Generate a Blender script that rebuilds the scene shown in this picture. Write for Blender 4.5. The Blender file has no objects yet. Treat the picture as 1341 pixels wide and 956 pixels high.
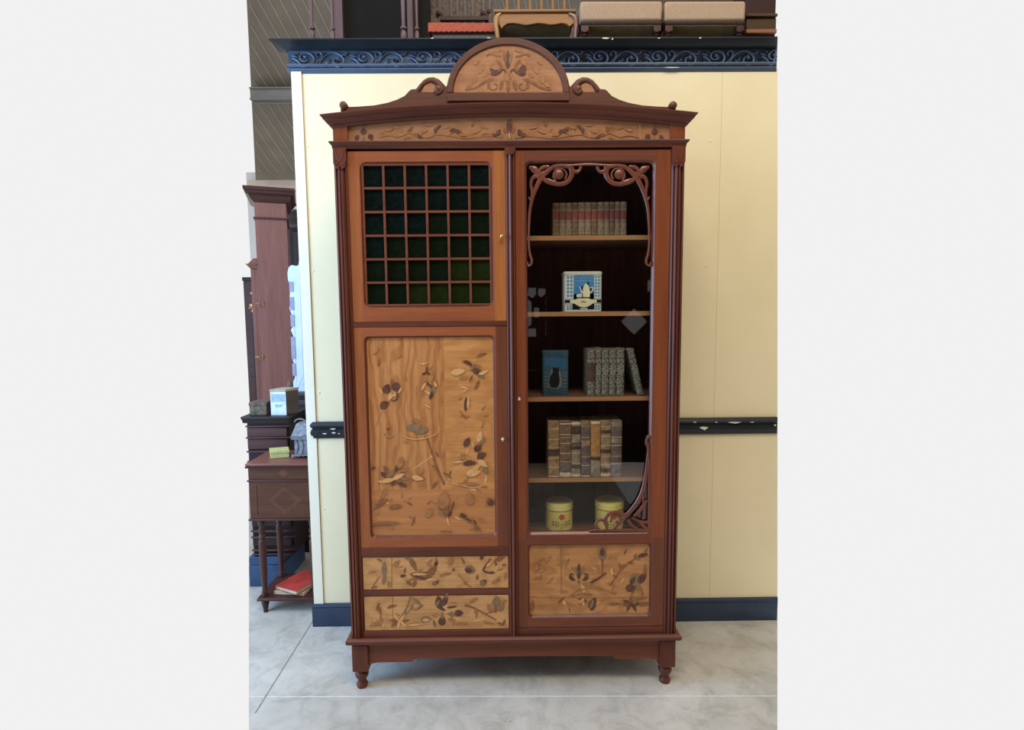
import bpy, bmesh, math, random
from mathutils import Vector, Matrix
random.seed(7)
PI = math.pi
SC = bpy.context.scene
COL = SC.collection

# ------------------------------------------------------------ camera
FPX = 725.0; CXP, CYP = 670.5, 478.0
CAM = Vector((0.0, -2.2, 1.568))
FWD = Vector((0.00991871, 0.99571751, -0.09191438))
RGT = Vector((0.99990336, -0.0107717, -0.00878875))
UPV = Vector((0.00974119, 0.09181833, 0.99572813))

def ray(px, py): return FWD + RGT*((px-CXP)/FPX) + UPV*((CYP-py)/FPX)
def B(px, py, Y=0.0):
    """the point of the plane y = Y seen at a pixel, as (x, z)"""
    d = ray(px, py); t = (Y-CAM.y)/d.y
    return CAM.x+d.x*t, CAM.z+d.z*t
def BX(px, py, Y=0.0): return B(px, py, Y)[0]
def BZ(px, py, Y=0.0): return B(px, py, Y)[1]
def G(px, py, z=0.0):
    d = ray(px, py); t = (z-CAM.z)/d.z
    return CAM.x+d.x*t, CAM.y+d.y*t

# ------------------------------------------------------------ materials
def lin(c):
    c = c/255.0
    return c/12.92 if c <= 0.04045 else ((c+0.055)/1.055)**2.4
def S(r, g, b): return (lin(r), lin(g), lin(b), 1)

def mat_base(name, rough=0.5, spec=0.3):
    m = bpy.data.materials.new(name); m.use_nodes = True
    nt = m.node_tree; b = nt.nodes['Principled BSDF']
    b.inputs['Roughness'].default_value = rough
    b.inputs['Specular IOR Level'].default_value = spec
    return m, nt, b
def ramp(nt, fac, stops):
    r = nt.nodes.new('ShaderNodeValToRGB')
    e = r.color_ramp.elements
    e[0].position, e[0].color = stops[0]
    e[1].position, e[1].color = stops[-1]
    for p, c in stops[1:-1]:
        k = e.new(p); k.color = c
    nt.links.new(fac, r.inputs['Fac']); return r
def coords(nt, scale, loc=(0, 0, 0)):
    t = nt.nodes.new('ShaderNodeTexCoord'); mp = nt.nodes.new('ShaderNodeMapping')
    mp.inputs['Scale'].default_value = scale; mp.inputs['Location'].default_value = loc
    nt.links.new(t.outputs['Object'], mp.inputs['Vector']); return mp.outputs['Vector']
def noise(nt, vec, scale, detail=5, rough=0.6, dist=0.0):
    n = nt.nodes.new('ShaderNodeTexNoise')
    n.inputs['Scale'].default_value = scale; n.inputs['Detail'].default_value = detail
    n.inputs['Roughness'].default_value = rough; n.inputs['Distortion'].default_value = dist
    nt.links.new(vec, n.inputs['Vector']); return n.outputs['Fac']
def bump(nt, b, fac, strength, dist=0.002):
    k = nt.nodes.new('ShaderNodeBump'); k.inputs['Strength'].default_value = strength
    k.inputs['Distance'].default_value = dist
    nt.links.new(fac, k.inputs['Height']); nt.links.new(k.outputs['Normal'], b.inputs['Normal'])
def mixc(nt, fac, a, b_, mode='MIX'):
    m = nt.nodes.new('ShaderNodeMix'); m.data_type = 'RGBA'; m.blend_type = mode
    if isinstance(fac, float): m.inputs['Factor'].default_value = fac
    else: nt.links.new(fac, m.inputs['Factor'])
    for s, v in ((6, a), (7, b_)):
        if isinstance(v, tuple): m.inputs[s].default_value = v
        else: nt.links.new(v, m.inputs[s])
    return m.outputs[2]

def wood(name, c1, c2, axis='z', rough=0.42, spec=0.3, sc=1.0, dist=0.6, fig=0.0):
    m, nt, b = mat_base(name, rough, spec)
    k = {'x': (1.6, 22, 22), 'y': (22, 1.6, 22), 'z': (22, 22, 1.6)}[axis]
    v = coords(nt, tuple(q*sc for q in k), (random.random()*9, 3.1, random.random()*9))
    f1 = noise(nt, v, 1.0, 6, 0.62, dist)
    r = ramp(nt, f1, [(0.3, S(*c1)), (0.7, S(*c2))])
    v2 = coords(nt, tuple(q*sc for q in {'x': (6, 160, 160), 'y': (160, 6, 160), 'z': (160, 160, 6)}[axis]))
    f2 = noise(nt, v2, 1.0, 3)
    r2 = ramp(nt, f2, [(0.3, (0.82, 0.82, 0.82, 1)), (0.65, (1, 1, 1, 1))])
    c = mixc(nt, 1.0, r.outputs['Color'], r2.outputs['Color'], 'MULTIPLY')
    if fig:
        v3 = coords(nt, {'x': (3, 9, 9), 'z': (9, 9, 3), 'y': (9, 3, 9)}[axis])
        w = nt.nodes.new('ShaderNodeTexWave'); w.inputs['Scale'].default_value = 0.9
        w.inputs['Distortion'].default_value = 14.0; w.inputs['Detail'].default_value = 3
        w.inputs['Detail Scale'].default_value = 1.2
        nt.links.new(v3, w.inputs['Vector'])
        r3 = ramp(nt, w.outputs['Fac'], [(0.15, (1-fig, 1-fig*1.15, 1-fig*1.3, 1)), (0.6, (1, 1, 1, 1))])
        c = mixc(nt, 1.0, c, r3.outputs['Color'], 'MULTIPLY')
    nt.links.new(c, b.inputs['Base Color'])
    bump(nt, b, f2, 0.12, 0.0006)
    return m

def mottled(name, c1, c2, scale=12, rough=0.6, spec=0.3, detail=6, bmp=0.0, metal=0.0, stretch=(1, 1, 1), lo=0.35, hi=0.65):
    m, nt, b = mat_base(name, rough, spec); b.inputs['Metallic'].default_value = metal
    v = coords(nt, stretch)
    f = noise(nt, v, scale, detail)
    r = ramp(nt, f, [(lo, S(*c1)), (hi, S(*c2))])
    nt.links.new(r.outputs['Color'], b.inputs['Base Color'])
    if bmp: bump(nt, b, f, bmp, 0.003)
    return m

def glass_mat(name, refl=1.0):
    m = bpy.data.materials.new(name); m.use_nodes = True; nt = m.node_tree
    nt.nodes.remove(nt.nodes['Principled BSDF'])
    out = nt.nodes['Material Output']
    fr = nt.nodes.new('ShaderNodeFresnel'); fr.inputs['IOR'].default_value = 1.5
    mu = nt.nodes.new('ShaderNodeMath'); mu.operation = 'MULTIPLY'; mu.inputs[1].default_value = refl
    tr = nt.nodes.new('ShaderNodeBsdfTransparent'); tr.inputs['Color'].default_value = (0.95, 0.96, 0.95, 1)
    gl = nt.nodes.new('ShaderNodeBsdfGlossy'); gl.inputs['Roughness'].default_value = 0.0
    mx = nt.nodes.new('ShaderNodeMixShader')
    nt.links.new(fr.outputs['Fac'], mu.inputs[0]); nt.links.new(mu.outputs[0], mx.inputs['Fac'])
    nt.links.new(tr.outputs[0], mx.inputs[1]); nt.links.new(gl.outputs[0], mx.inputs[2])
    nt.links.new(mx.outputs[0], out.inputs['Surface'])
    return m

M = {}
M['stileA'] = wood('mahogany_honey', (144, 82, 46), (172, 102, 58), 'z')
M['stileD'] = wood('mahogany_golden', (158, 94, 48), (184, 114, 60), 'z')
M['stileC'] = wood('mahogany_brown', (104, 58, 38), (126, 72, 48), 'z')
M['railA'] = wood('mahogany_honey_rail', (142, 78, 48), (166, 94, 58), 'x')
M['stileB'] = wood('mahogany_red', (118, 61, 35), (144, 77, 43), 'z')
M['railB'] = wood('mahogany_red_rail', (108, 58, 41), (132, 74, 53), 'x')
M['dark'] = wood('mahogany_dark', (88, 45, 33), (116, 63, 46), 'z', rough=0.36)
M['darkx'] = wood('mahogany_dark_rail', (88, 46, 33), (116, 64, 47), 'x', rough=0.36)
M['crest'] = wood('mahogany_crest', (92, 56, 44), (112, 70, 55), 'x', rough=0.45)
M['fret'] = wood('mahogany_fretwork', (102, 54, 40), (124, 68, 50), 'z', rough=0.34, spec=0.5)
M['inner'] = wood('interior_dark_wood', (104, 56, 38), (142, 82, 54), 'z', rough=0.6)
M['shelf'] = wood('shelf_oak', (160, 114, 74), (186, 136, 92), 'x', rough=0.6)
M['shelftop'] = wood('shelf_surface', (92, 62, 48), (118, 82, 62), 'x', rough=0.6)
M['veneer'] = wood('burl_veneer', (182, 118, 66), (210, 148, 92), 'z', rough=0.4, fig=0.22)
M['veneer2'] = wood('ripple_veneer', (190, 128, 72), (214, 152, 92), 'x', rough=0.4, sc=1.6, fig=0.12)
M['veneer3'] = wood('plain_veneer', (178, 116, 68), (198, 134, 82), 'x', rough=0.4)
M['veneerD'] = wood('pale_drawer_veneer', (196, 142, 88), (216, 164, 108), 'x', rough=0.4, fig=0.14)
M['veneerF'] = wood('frieze_veneer', (160, 110, 76), (184, 132, 92), 'x', rough=0.45, fig=0.1)
M['veneerR'] = wood('lower_panel_veneer', (178, 122, 72), (202, 146, 92), 'x', rough=0.4, fig=0.15)
M['inlay_dark'] = mottled('inlay_dark_walnut', (84, 52, 43), (108, 72, 56), 60, 0.45)
M['inlay_mid'] = mottled('inlay_brown', (122, 78, 48), (148, 98, 62), 60, 0.45)
M['inlay_light'] = mottled('inlay_satinwood', (202, 150, 94), (218, 168, 112), 60, 0.45)
M['inlay_grey'] = mottled('inlay_stained_grey', (124, 100, 74), (142, 114, 84), 60, 0.45)
M['inlay_soft'] = mottled('inlay_soft_brown', (152, 102, 62), (172, 120, 76), 60, 0.45)
INL = ['inlay_dark', 'inlay_mid', 'inlay_light', 'inlay_grey', 'inlay_soft']
M['brass'] = mottled('aged_brass', (150, 120, 70), (200, 172, 116), 90, 0.35, 0.5, metal=0.8)
M['silver'] = mottled('pale_metal_key', (206, 202, 192), (236, 232, 224), 60, 0.3, 0.6, metal=0.3)
M['iron'] = mottled('dark_iron', (44, 34, 30), (66, 52, 44), 60, 0.5)
M['glass'] = glass_mat('clear_cabinet_glass', 1.5)

def green_glass(name, c1, c2):
    m, nt, b = mat_base(name, 0.25, 0.12)
    f = noise(nt, coords(nt, (1, 1, 1)), 42, 5, 0.7, 0.8)
    r = ramp(nt, f, [(0.35, S(*c1)), (0.7, S(*c2))]); nt.links.new(r.outputs['Color'], b.inputs['Base Color'])
    bump(nt, b, f, 0.4, 0.002); return m
M['gg1'] = green_glass('dark_teal_cathedral_glass', (7, 14, 13), (17, 30, 27))
M['gg2'] = green_glass('dark_green_cathedral_glass', (12, 19, 11), (20, 29, 17))
M['gg3'] = green_glass('olive_cathedral_glass', (24, 32, 11), (34, 42, 17))

# ------------------------------------------------------------ mesh builder
def catmull(pts, n=6):
    if len(pts) < 3: return [tuple(p) for p in pts]
    P = [Vector(p) for p in pts]; out = []
    for i in range(len(P)-1):
        p0 = P[max(i-1, 0)]; p1 = P[i]; p2 = P[i+1]; p3 = P[min(i+2, len(P)-1)]
        for k in range(n):
            t = k/n
            out.append(tuple(0.5*((2*p1)+(p2-p0)*t+(2*p0-5*p1+4*p2-p3)*t*t+(3*p1-p0-3*p2+p3)*t**3)))
    out.append(tuple(P[-1])); return out

class MB:
    def __init__(s): s.v = []; s.f = []; s.m = []
    def add(s, vs, fs, mi=0):
        o = len(s.v); s.v += [tuple(q) for q in vs]
        for f in fs: s.f.append([o+i for i in f]); s.m.append(mi)
    def box(s, x0, x1, y0, y1, z0, z1, mi=0):
        vs = [(x, y, z) for x in (x0, x1) for y in (y0, y1) for z in (z0, z1)]
        s.add(vs, [(0, 1, 3, 2), (4, 6, 7, 5), (0, 4, 5, 1), (2, 3, 7, 6), (0, 2, 6, 4), (1, 5, 7, 3)], mi)
    def hexa(s, bot, top, mi=0):
        s.add(list(bot)+list(top), [(3, 2, 1, 0), (4, 5, 6, 7), (0, 1, 5, 4), (1, 2, 6, 5), (2, 3, 7, 6), (3, 0, 4, 7)], mi)
    def prism(s, poly, y0, y1, mi=0):           # poly of (x, z), extruded along y
        n = len(poly); vs = [(x, y0, z) for x, z in poly]+[(x, y1, z) for x, z in poly]
        s.add(vs, [tuple(range(n)), tuple(range(2*n-1, n-1, -1))]+[(i, i+n, (i+1) % n+n, (i+1) % n) for i in range(n)], mi)
    def prismz(s, poly, z0, z1, mi=0):          # poly of (x, y), extruded along z
        n = len(poly); vs = [(x, y, z0) for x, y in poly]+[(x, y, z1) for x, y in poly]
        s.add(vs, [tuple(range(n-1, -1, -1)), tuple(range(n, 2*n))]+[(i, (i+1) % n, (i+1) % n+n, i+n) for i in range(n)], mi)
    def prismx(s, poly, x0, x1, mi=0):          # poly of (y, z)
        n = len(poly); vs = [(x0, y, z) for y, z in poly]+[(x1, y, z) for y, z in poly]
        s.add(vs, [tuple(range(n)), tuple(range(2*n-1, n-1, -1))]+[(i, i+n, (i+1) % n+n, (i+1) % n) for i in range(n)], mi)
    def flat(s, poly, y, mi=0, t=0.0006):       # thin inlay
        s.prism(poly, y, y+t, mi)
    def ring(s, a, ya, b, yb, mi=0):
        n = len(a); s.add([(x, ya, z) for x, z in a]+[(x, yb, z) for x, z in b],
                          [(i, (i+1) % n, (i+1) % n+n, i+n) for i in range(n)], mi)
    def lathe(s, prof, c, mi=0, n=20, axis='z'):  # prof of (r, h)
        vs = []
        for r, h in prof:
            for k in range(n):
                a = 2*PI*k/n; u, w = r*math.cos(a), r*math.sin(a)
                if axis == 'z': vs.append((c[0]+u, c[1]+w, c[2]+h))
                elif axis == 'y': vs.append((c[0]+u, c[1]+h, c[2]+w))
                else: vs.append((c[0]+h, c[1]+u, c[2]+w))
        fs = [(j*n+k, j*n+(k+1) % n, (j+1)*n+(k+1) % n, (j+1)*n+k) for j in range(len(prof)-1) for k in range(n)]
        fs += [tuple(range(n-1, -1, -1)), tuple((len(prof)-1)*n+k for k in range(n))]
        s.add(vs, fs, mi)
    def stroke(s, pts, w, y, t, mi=0, n=6, smooth=5):
        """rounded carved strand; pts of (x, z), w half widths, centre plane y, half depth t"""
        P = catmull(pts, smooth) if smooth else [tuple(p) for p in pts]
        L = len(P)
        if not isinstance(w, (list, tuple)): w = [w, w]
        def W(u):
            q = u*(len(w)-1); i = min(int(q), len(w)-2); return w[i]+(w[i+1]-w[i])*(q-i)
        vs = []
        for i, p in enumerate(P):
            a = P[max(i-1, 0)]; b = P[min(i+1, L-1)]
            dx, dz = b[0]-a[0], b[1]-a[1]; l = math.hypot(dx, dz) or 1; nx, nz = -dz/l, dx/l
            r = W(i/(L-1))
            for k in range(n):
                an = 2*PI*k/n
                vs.append((p[0]+nx*r*math.cos(an), y-t*math.sin(an), p[1]+nz*r*math.cos(an)))
        fs = [(j*n+k, j*n+(k+1) % n, (j+1)*n+(k+1) % n, (j+1)*n+k) for j in range(L-1) for k in range(n)]
        fs += [tuple(range(n-1, -1, -1)), tuple((L-1)*n+k for k in range(n))]
        s.add(vs, fs, mi)
    def tube(s, pts, r, mi=0, n=8):             # 3-D tube
        P = [Vector(p) for p in pts]; L = len(P); vs = []
        if not isinstance(r, (list, tuple)): r = [r]*L
        for i, p in enumerate(P):
            d = (P[min(i+1, L-1)]-P[max(i-1, 0)]).normalized()
            a = d.cross(Vector((0.13, 0.2, 1)) if abs(d.z) < 0.9 else Vector((1, 0, 0))).normalized(); b = d.cross(a)
            for k in range(n):
                an = 2*PI*k/n; vs.append(p+a*r[i]*math.cos(an)+b*r[i]*math.sin(an))
        fs = [(j*n+k, j*n+(k+1) % n, (j+1)*n+(k+1) % n, (j+1)*n+k) for j in range(L-1) for k in range(n)]
        fs += [tuple(range(n-1, -1, -1)), tuple((L-1)*n+k for k in range(n))]
        s.add(vs, fs, mi)
    def ball(s, c, r, mi=0, n=10, sy=1.0):
        prof = [(max(r*math.sin(PI*i/8), 1e-4), -r*math.cos(PI*i/8)*1.0) for i in range(9)]
        o = len(s.v); s.lathe(prof, c, mi, n)
        for i in range(o, len(s.v)):
            x, y, z = s.v[i]; s.v[i] = (x, c[1]+(y-c[1])*sy, z)
    def build(s, name, mats, parent=None, origin=None, bev=0.0, merge=True):
        if origin is None: origin = tuple(parent.matrix_world.translation) if parent else (0, 0, 0)
        if parent is not None:
            r = parent
            while r.parent: r = r.parent
            origin = tuple(r.location) if origin is None or parent else origin
            if r.get('_built_local'): origin = (0, 0, 0)
        me = bpy.data.meshes.new(name)
        me.from_pydata([(x-origin[0], y-origin[1], z-origin[2]) for x, y, z in s.v], [], s.f)
        if isinstance(mats, str): mats = [mats]
        for q in mats: me.materials.append(M[q])
        for p, i in zip(me.polygons, s.m): p.material_index = i
        bm = bmesh.new(); bm.from_mesh(me)
        if merge: bmesh.ops.remove_doubles(bm, verts=bm.verts, dist=1e-5)
        bmesh.ops.recalc_face_normals(bm, faces=bm.faces)
        for f in bm.faces: f.smooth = True
        for e in bm.edges:
            if len(e.link_faces) == 2: e.smooth = e.calc_face_angle(0) < 0.62
        bm.to_mesh(me); bm.free()
        o = bpy.data.objects.new(name, me); COL.objects.link(o)
        if parent: o.parent = parent
        else: o.location = origin
        if bev:
            b = o.modifiers.new('edge', 'BEVEL'); b.width = bev; b.segments = 2; b.limit_method = 'ANGLE'; b.angle_limit = 0.7
        return o

def tag(o, label, cat, group=None):
    o['label'] = label; o['category'] = cat
    if group: o['group'] = group
    return o
def thing(name, label, cat, loc, group=None):
    o = bpy.data.objects.new(name, None); COL.objects.link(o); o.location = loc
    o.empty_display_size = 0.05
    return tag(o, label, cat, group)
def struct(o): o['kind'] = 'structure'; return o

def rrect(x0, x1, z0, z1, r, n=5):
    out = []
    for cx, cz, a0 in ((x1-r, z1-r, 0), (x0+r, z1-r, 90), (x0+r, z0+r, 180), (x1-r, z0+r, 270)):
        for k in range(n+1):
            a = math.radians(a0+90*k/n); out.append((cx+r*math.cos(a), cz+r*math.sin(a)))
    return out
def crect(x0, x1, z0, z1, n=5):
    out = []
    for x, z in ((x1, z1), (x0, z1), (x0, z0), (x1, z0)): out += [(x, z)]*(n+1)
    return out
def inset(poly, x0, x1, z0, z1, d):
    cx, cz = (x0+x1)/2, (z0+z1)/2; hx, hz = (x1-x0)/2, (z1-z0)/2
    return [(cx+(x-cx)*(hx-d)/hx, cz+(z-cz)*(hz-d)/hz) for x, z in poly]

def moulding(mb, x0, x1, yf, yb, prof, zf=None, n=1, mi=0):
    """mitred moulding round front and two ends; prof of (out, z offset)"""
    if zf is None: zf = lambda u: 0.0
    rows = []
    for out, dz in prof:
        row = [(x0-out, yb, zf(0)+dz), (x0-out, yf-out, zf(0)+dz)]
        for k in range(1, n):
            u = k/n; row.append((x0-out+(x1-x0+2*out)*u, yf-out, zf(u)+dz))
        row += [(x1+out, yf-out, zf(1)+dz), (x1+out, yb, zf(1)+dz)]
        rows.append(row)
    L = len(rows[0]); vs = [p for r in rows for p in r]
    fs = [(j*L+k, j*L+k+1, (j+1)*L+k+1, (j+1)*L+k) for j in range(len(rows)-1) for k in range(L-1)]
    e = (len(rows)-1)*L
    fs += [tuple(j*L for j in range(len(rows)))[::-1], tuple(j*L+L-1 for j in range(len(rows)))]
    # top and bottom as strips, back
    for base, flip in ((0, 1), (e, 0)):
        if n == 1:
            fs.append((base, base+1, base+2, base+3))
        else:
            back = []
            row = vs[base:base+L]
            o = len(vs)
            for k in range(1, n):
                vs.append((row[k+1][0], yb, row[k+1][2])); back.append(o+k-1)
            top = [base]+back+[base+L-1]
            fr = list(range(base+1, base+L-1))
            for k in range(n): fs.append((fr[k], fr[k+1], top[k+1], top[k]))
    mb.add(vs, fs, mi)

# ------------------------------------------------------------ inlay drawing (marquetry)
class Inlay:
    def __init__(s, mb, Y, off=1): s.mb = mb; s.Y = Y; s.k = 0; s.off = off
    def put(s, poly, mi):
        s.k += 1
        y = s.Y-0.0003-0.00003*s.k
        a = sum(poly[i][0]*poly[(i+1) % len(poly)][1]-poly[(i+1) % len(poly)][0]*poly[i][1] for i in range(len(poly)))
        s.mb.add([(*B(px, py, y),) for px, py in poly] and [(B(px, py, y)[0], y, B(px, py, y)[1]) for px, py in poly],
                 [tuple(range(len(poly)))], mi+s.off)
    def petal(s, x, y, ang, ln, wd, mi, bend=0.0):
        """pointed oval centred at a pixel; ang 0 = right, 90 = up"""
        a = math.radians(ang); ux, uy = math.cos(a), -math.sin(a); vx, vy = uy, -ux
        up, dn = [], []
        for k in range(9):
            t = k/8; q = (t-0.5)*ln; w = wd/2*math.sin(PI*t**0.8)**0.8 if 0 < t < 1 else 0
            b = bend*ln*(1-4*(t-0.5)**2)
            up.append((x+ux*q+vx*(b+w), y+uy*q+vy*(b+w)))
            if 0 < k < 8: dn.append((x+ux*q+vx*(b-w), y+uy*q+vy*(b-w)))
        s.put(up+dn[::-1], mi)
    def stem(s, pts, w, mi, w1=None):
        w1 = w if w1 is None else w1
        P = catmull(pts, 5); L = len(P); a_, b_ = [], []
        for i, p in enumerate(P):
            a = P[max(i-1, 0)]; b = P[min(i+1, L-1)]; dx, dy = b[0]-a[0], b[1]-a[1]; l = math.hypot(dx, dy) or 1
            r = (w+(w1-w)*i/(L-1))/2
            a_.append((p[0]-dy/l*r, p[1]+dx/l*r)); b_.append((p[0]+dy/l*r, p[1]-dx/l*r))
        s.put(a_+b_[::-1], mi)
    def sprigs(s, x0, x1, y0, y1, n, seed, mis=(4, 4, 1, 4, 2)):
        rg = random.Random(seed)
        for k in range(n):
            x, y = rg.uniform(x0+5, x1-5), rg.uniform(y0+4, y1-4); a = rg.choice((20, 45, 70, 110, 150, 165))+rg.uniform(-10, 10); ln = rg.uniform(7, 15)
            ln = min(ln, 2*min(x-x0, x1-x, y-y0, y1-y)+1)
            s.petal(x, y, a, ln, ln*rg.uniform(0.18, 0.36), mis[k % len(mis)], rg.uniform(-0.1, 0.1))
    def flower(s, x, y, r, mi, n=5, rot=0, mi2=None):
        for k in range(n):
            a = rot+360*k/n; ar = math.radians(a)
            s.petal(x+math.cos(ar)*r*0.55, y-math.sin(ar)*r*0.55, a, r*1.1, r*0.6, mi if mi2 is None or k % 2 else mi2, 0.06)
    def curl(s, x, y, r, a0, turns, w, mi, sgn=1):
        pts = []
        for k in range(13):
            t = k/12; a = math.radians(a0+sgn*360*turns*t); q = r*(1-0.8*t); pts.append((x+q*math.cos(a), y-q*math.sin(a)))
        s.stem(pts, w, mi, w*0.7)

# ============================================================ SETTING
WY = 0.494                                    # front face of the partition
def paint(name, c1, c2, rough=0.55, sc=3.0):
    return mottled(name, c1, c2, sc, rough, 0.25, 3)
M['cream'] = paint('cream_wall_paint', (236, 224, 184), (240, 229, 191), 0.5)
M['creamtrim'] = paint('cream_gloss_trim', (236, 230, 204), (240, 234, 210), 0.4)
M['navy'] = mottled('navy_painted_plaster', (72, 88, 108), (82, 98, 119), 8, 0.42, 0.4, bmp=0.05)
M['navydark'] = mottled('dark_navy_paint_and_shade', (26, 33, 38), (34, 41, 47), 9, 0.42, 0.35, bmp=0.05)  # chair rail's own paint; on the cornice cove it paints in shade
M['navybase'] = mottled('slate_blue_baseboard_paint', (44, 56, 76), (50, 63, 84), 9, 0.45, 0.35)
M['chip'] = mottled('bare_cream_chip', (206, 202, 184), (232, 228, 210), 60, 0.7)

XL = -0.985; XR = 1.275
def xw(px, py): return BX(px, py, WY)
# right border of what the photo shows on this wall runs at a slight slant, as does the end of the boards
XT, XB = BX(1018, 97, WY), BX(1018, 812, WY)
mb = MB()
gap = 0.0015
def board(mb, a0, a1, b0, b1, z0, z1, y0, y1, mi=0):     # a = top xs, b = bottom xs
    mb.hexa([(b0, y0, z0), (b1, y0, z0), (b1, y1, z0), (b0, y1, z0)], [(a0, y0, z1), (a1, y0, z1), (a1, y1, z1), (a0, y1, z1)], mi)
board(mb, -0.936, 1.0235, -0.936, 1.0235, 0, 2.70, WY, WY+0.02)
board(mb, 1.0245, XT, 1.0245, XB, 0, 2.70, WY, WY+0.02)
board(mb, XL, -0.938, XL, -0.938, 0, 2.70, WY-0.006, WY+0.06, 1)     # end post
board(mb, -0.938, 1.2, -0.938, 1.2, 0, 2.70, WY+0.0201, WY+0.06, 1)
wall = struct(mb.build('wall_back', ['cream', 'creamtrim'], None, (0, 0, 0)))
for px, py in ((403, 192), (410, 355), (418, 514), (424, 667), (930, 185), (925, 349), (921, 507), (920, 656)):
    x, z = B(px, py, WY)
    m_ = MB(); m_.lathe([(0.0045, 0), (0.004, -0.0018), (0.002, -0.0028), (0.0003, -0.003)], (x, WY, z), 0, 10, 'y')
    m_.build('screw_cap', 'creamtrim', wall)

# platform behind the cornice
mb = MB(); mb.box(-0.97, 1.24, WY+0.0, 1.35, BZ(665, 49, WY-0.07)-0.06, BZ(665, 49, WY-0.07)-0.002)
struct(mb.build('trim_1', 'navydark', None, (0, 0, 2.79)))

# cornice with carved frieze
ZT = BZ(665, 49, WY-0.07); ZF1 = BZ(665, 66, WY-0.008); ZB = 2.685
mb = MB()
hc = ZT-ZF1
prof = [(o_, ZT-2.8-hc*q_) for o_, q_ in ((0.07, 0), (0.07, 0.18), (0.062, 0.24), (0.047, 0.4), (0.030, 0.68), (0.024, 0.85), (0.016, 0.9), (0.008, 1.0))]
def cyma(prof, mi=0):
    rows = []
    for out, dz in prof:
        z = 2.8+dz
        xr = BX(1018, 60, WY-out)
        rows.append([(XL-out, WY+0.05, z), (XL-out, WY-out, z), (xr, WY-out, z), (xr, WY+0.05, z)])
    vs = [p for r in rows for p in r]; fs = []
    for j in range(len(rows)-1):
        for k in range(3): fs.append((j*4+k, j*4+k+1, j*4+k+5, j*4+k+4))
    for j in range(len(rows)-1): fs.append((j*4+3, j*4, j*4+4, j*4+7))
    fs += [(0, 1, 2, 3), tuple((len(rows)-1)*4+k for k in (3, 2, 1, 0))]
    mb.add(vs, fs, mi)
cyma(prof, 1)  # cove facing down: same paint as the frieze, shade put into its colour
cyma([(0.008, ZF1-2.8), (0.008, -0.0745)], 0)
cyma([(0.008, -0.0745), (0.016, -0.0755), (0.018, -0.082), (0.014, -0.088), (0.006, -0.0895), (0.006, -0.094), (0.014, -0.0955), (0.014, -0.1), (0.006, -0.105), (0.0, -0.114)], 0)
# scrolls: pattern drawn in a 540 x 160 cell, repeated
z_hi, z_lo = BZ(665, 67.2, WY-0.012), BZ(665, 87, WY-0.012)
per = 0.2715; x_start = BX(384+4-81, 77, WY)
def cell(x0, u, v): return (x0+(u-470)/540*per, z_hi-(v-395)/160*(z_hi-z_lo))
k = 0; xx = x_start
while xx < XT:
    def add(pts, w, t=0.005):
        q = [cell(xx, *p) for p in pts]
        q = [p for p in q if XL+0.004 < p[0] < XT-0.006]
        if len(q) < 3: return
        mb.stroke(q, [k_*1.25 for k_ in w], WY-0.0095, t*1.6, 0, 8, 4)
    add([(475, 505), (520, 535), (580, 548), (640, 530), (668, 480), (650, 425), (600, 402), (555, 420), (540, 460), (562, 492), (600, 490), (612, 465)], [0.002, 0.0035, 0.004, 0.0042, 0.004, 0.003, 0.0035])
    add([(575, 440), (595, 452), (585, 470)], [0.004, 0.005, 0.003], 0.007)
    add([(668, 535), (710, 525), (745, 470), (790, 420), (850, 402), (905, 425), (940, 480), (930, 530), (885, 552), (850, 520), (850, 480), (880, 465), (905, 485)], [0.003, 0.003, 0.0036, 0.0042, 0.0042, 0.0036, 0.003, 0.003])
    add([(690, 520), (735, 470), (745, 420), (715, 400), (692, 425), (705, 450)], [0.002, 0.003, 0.0034, 0.0028, 0.002])
    add([(905, 425), (940, 430), (965, 425), (975, 405)], [0.002, 0.003, 0.003, 0.004])
    add([(760, 500), (785, 515), (800, 540)], [0.0015, 0.004, 0.002]); add([(750, 540), (775, 545), (790, 535)], [0.001, 0.004, 0.001])
    add([(815, 470), (800, 500), (820, 505)], [0.001, 0.003, 0.001]); add([(755, 430), (762, 412), (775, 405)], [0.001, 0.003, 0.001])
    add([(470, 460), (505, 480), (540, 520), (565, 525)], [0.003, 0.0045, 0.003, 0.001]); add([(455, 430), (490, 440), (520, 455)], [0.002, 0.004, 0.001])
    add([(880, 450), (890, 475), (878, 492)], [0.002, 0.0045, 0.002], 0.007)
    add([(940, 545), (965, 525), (1000, 548)], [0.001, 0.004, 0.001]); add([(965, 500), (970, 530), (968, 548)], [0.001, 0.003, 0.001])
    add([(500, 425), (515, 410), (530, 430)], [0.001, 0.003, 0.001])
    xx += per
# paint chips
for px, py, w, h, yy in ((793, 50, 9, 1.8, WY-0.0705), (802, 51, 2, 2, WY-0.0705), (880, 88.3, 20, 1.2, WY-0.0185), (863, 50, 3, 1.2, WY-0.0705), (917, 49.6, 3, 1.4, WY-0.0705), (640, 49.5, 5, 1, WY-0.0705), (566, 50, 4, 1, WY-0.0705)):
    x, z = B(px, py, yy); w *= 0.0036; h *= 0.0036
    z = min(z, ZT-h/2-0.0003) if py < 60 else z
    mb.prism([(x-w/2, z), (x-w*0.3, z+h/2), (x+w*0.4, z+h*0.4), (x+w/2, z-h*0.1), (x+w*0.1, z-h/2), (x-w*0.3, z-h*0.3)], yy-0.0004, yy+0.002, 2)
struct(mb.build('trim_2', ['navy', 'navydark', 'chip'], None, (0, WY, 2.8)))

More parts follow.
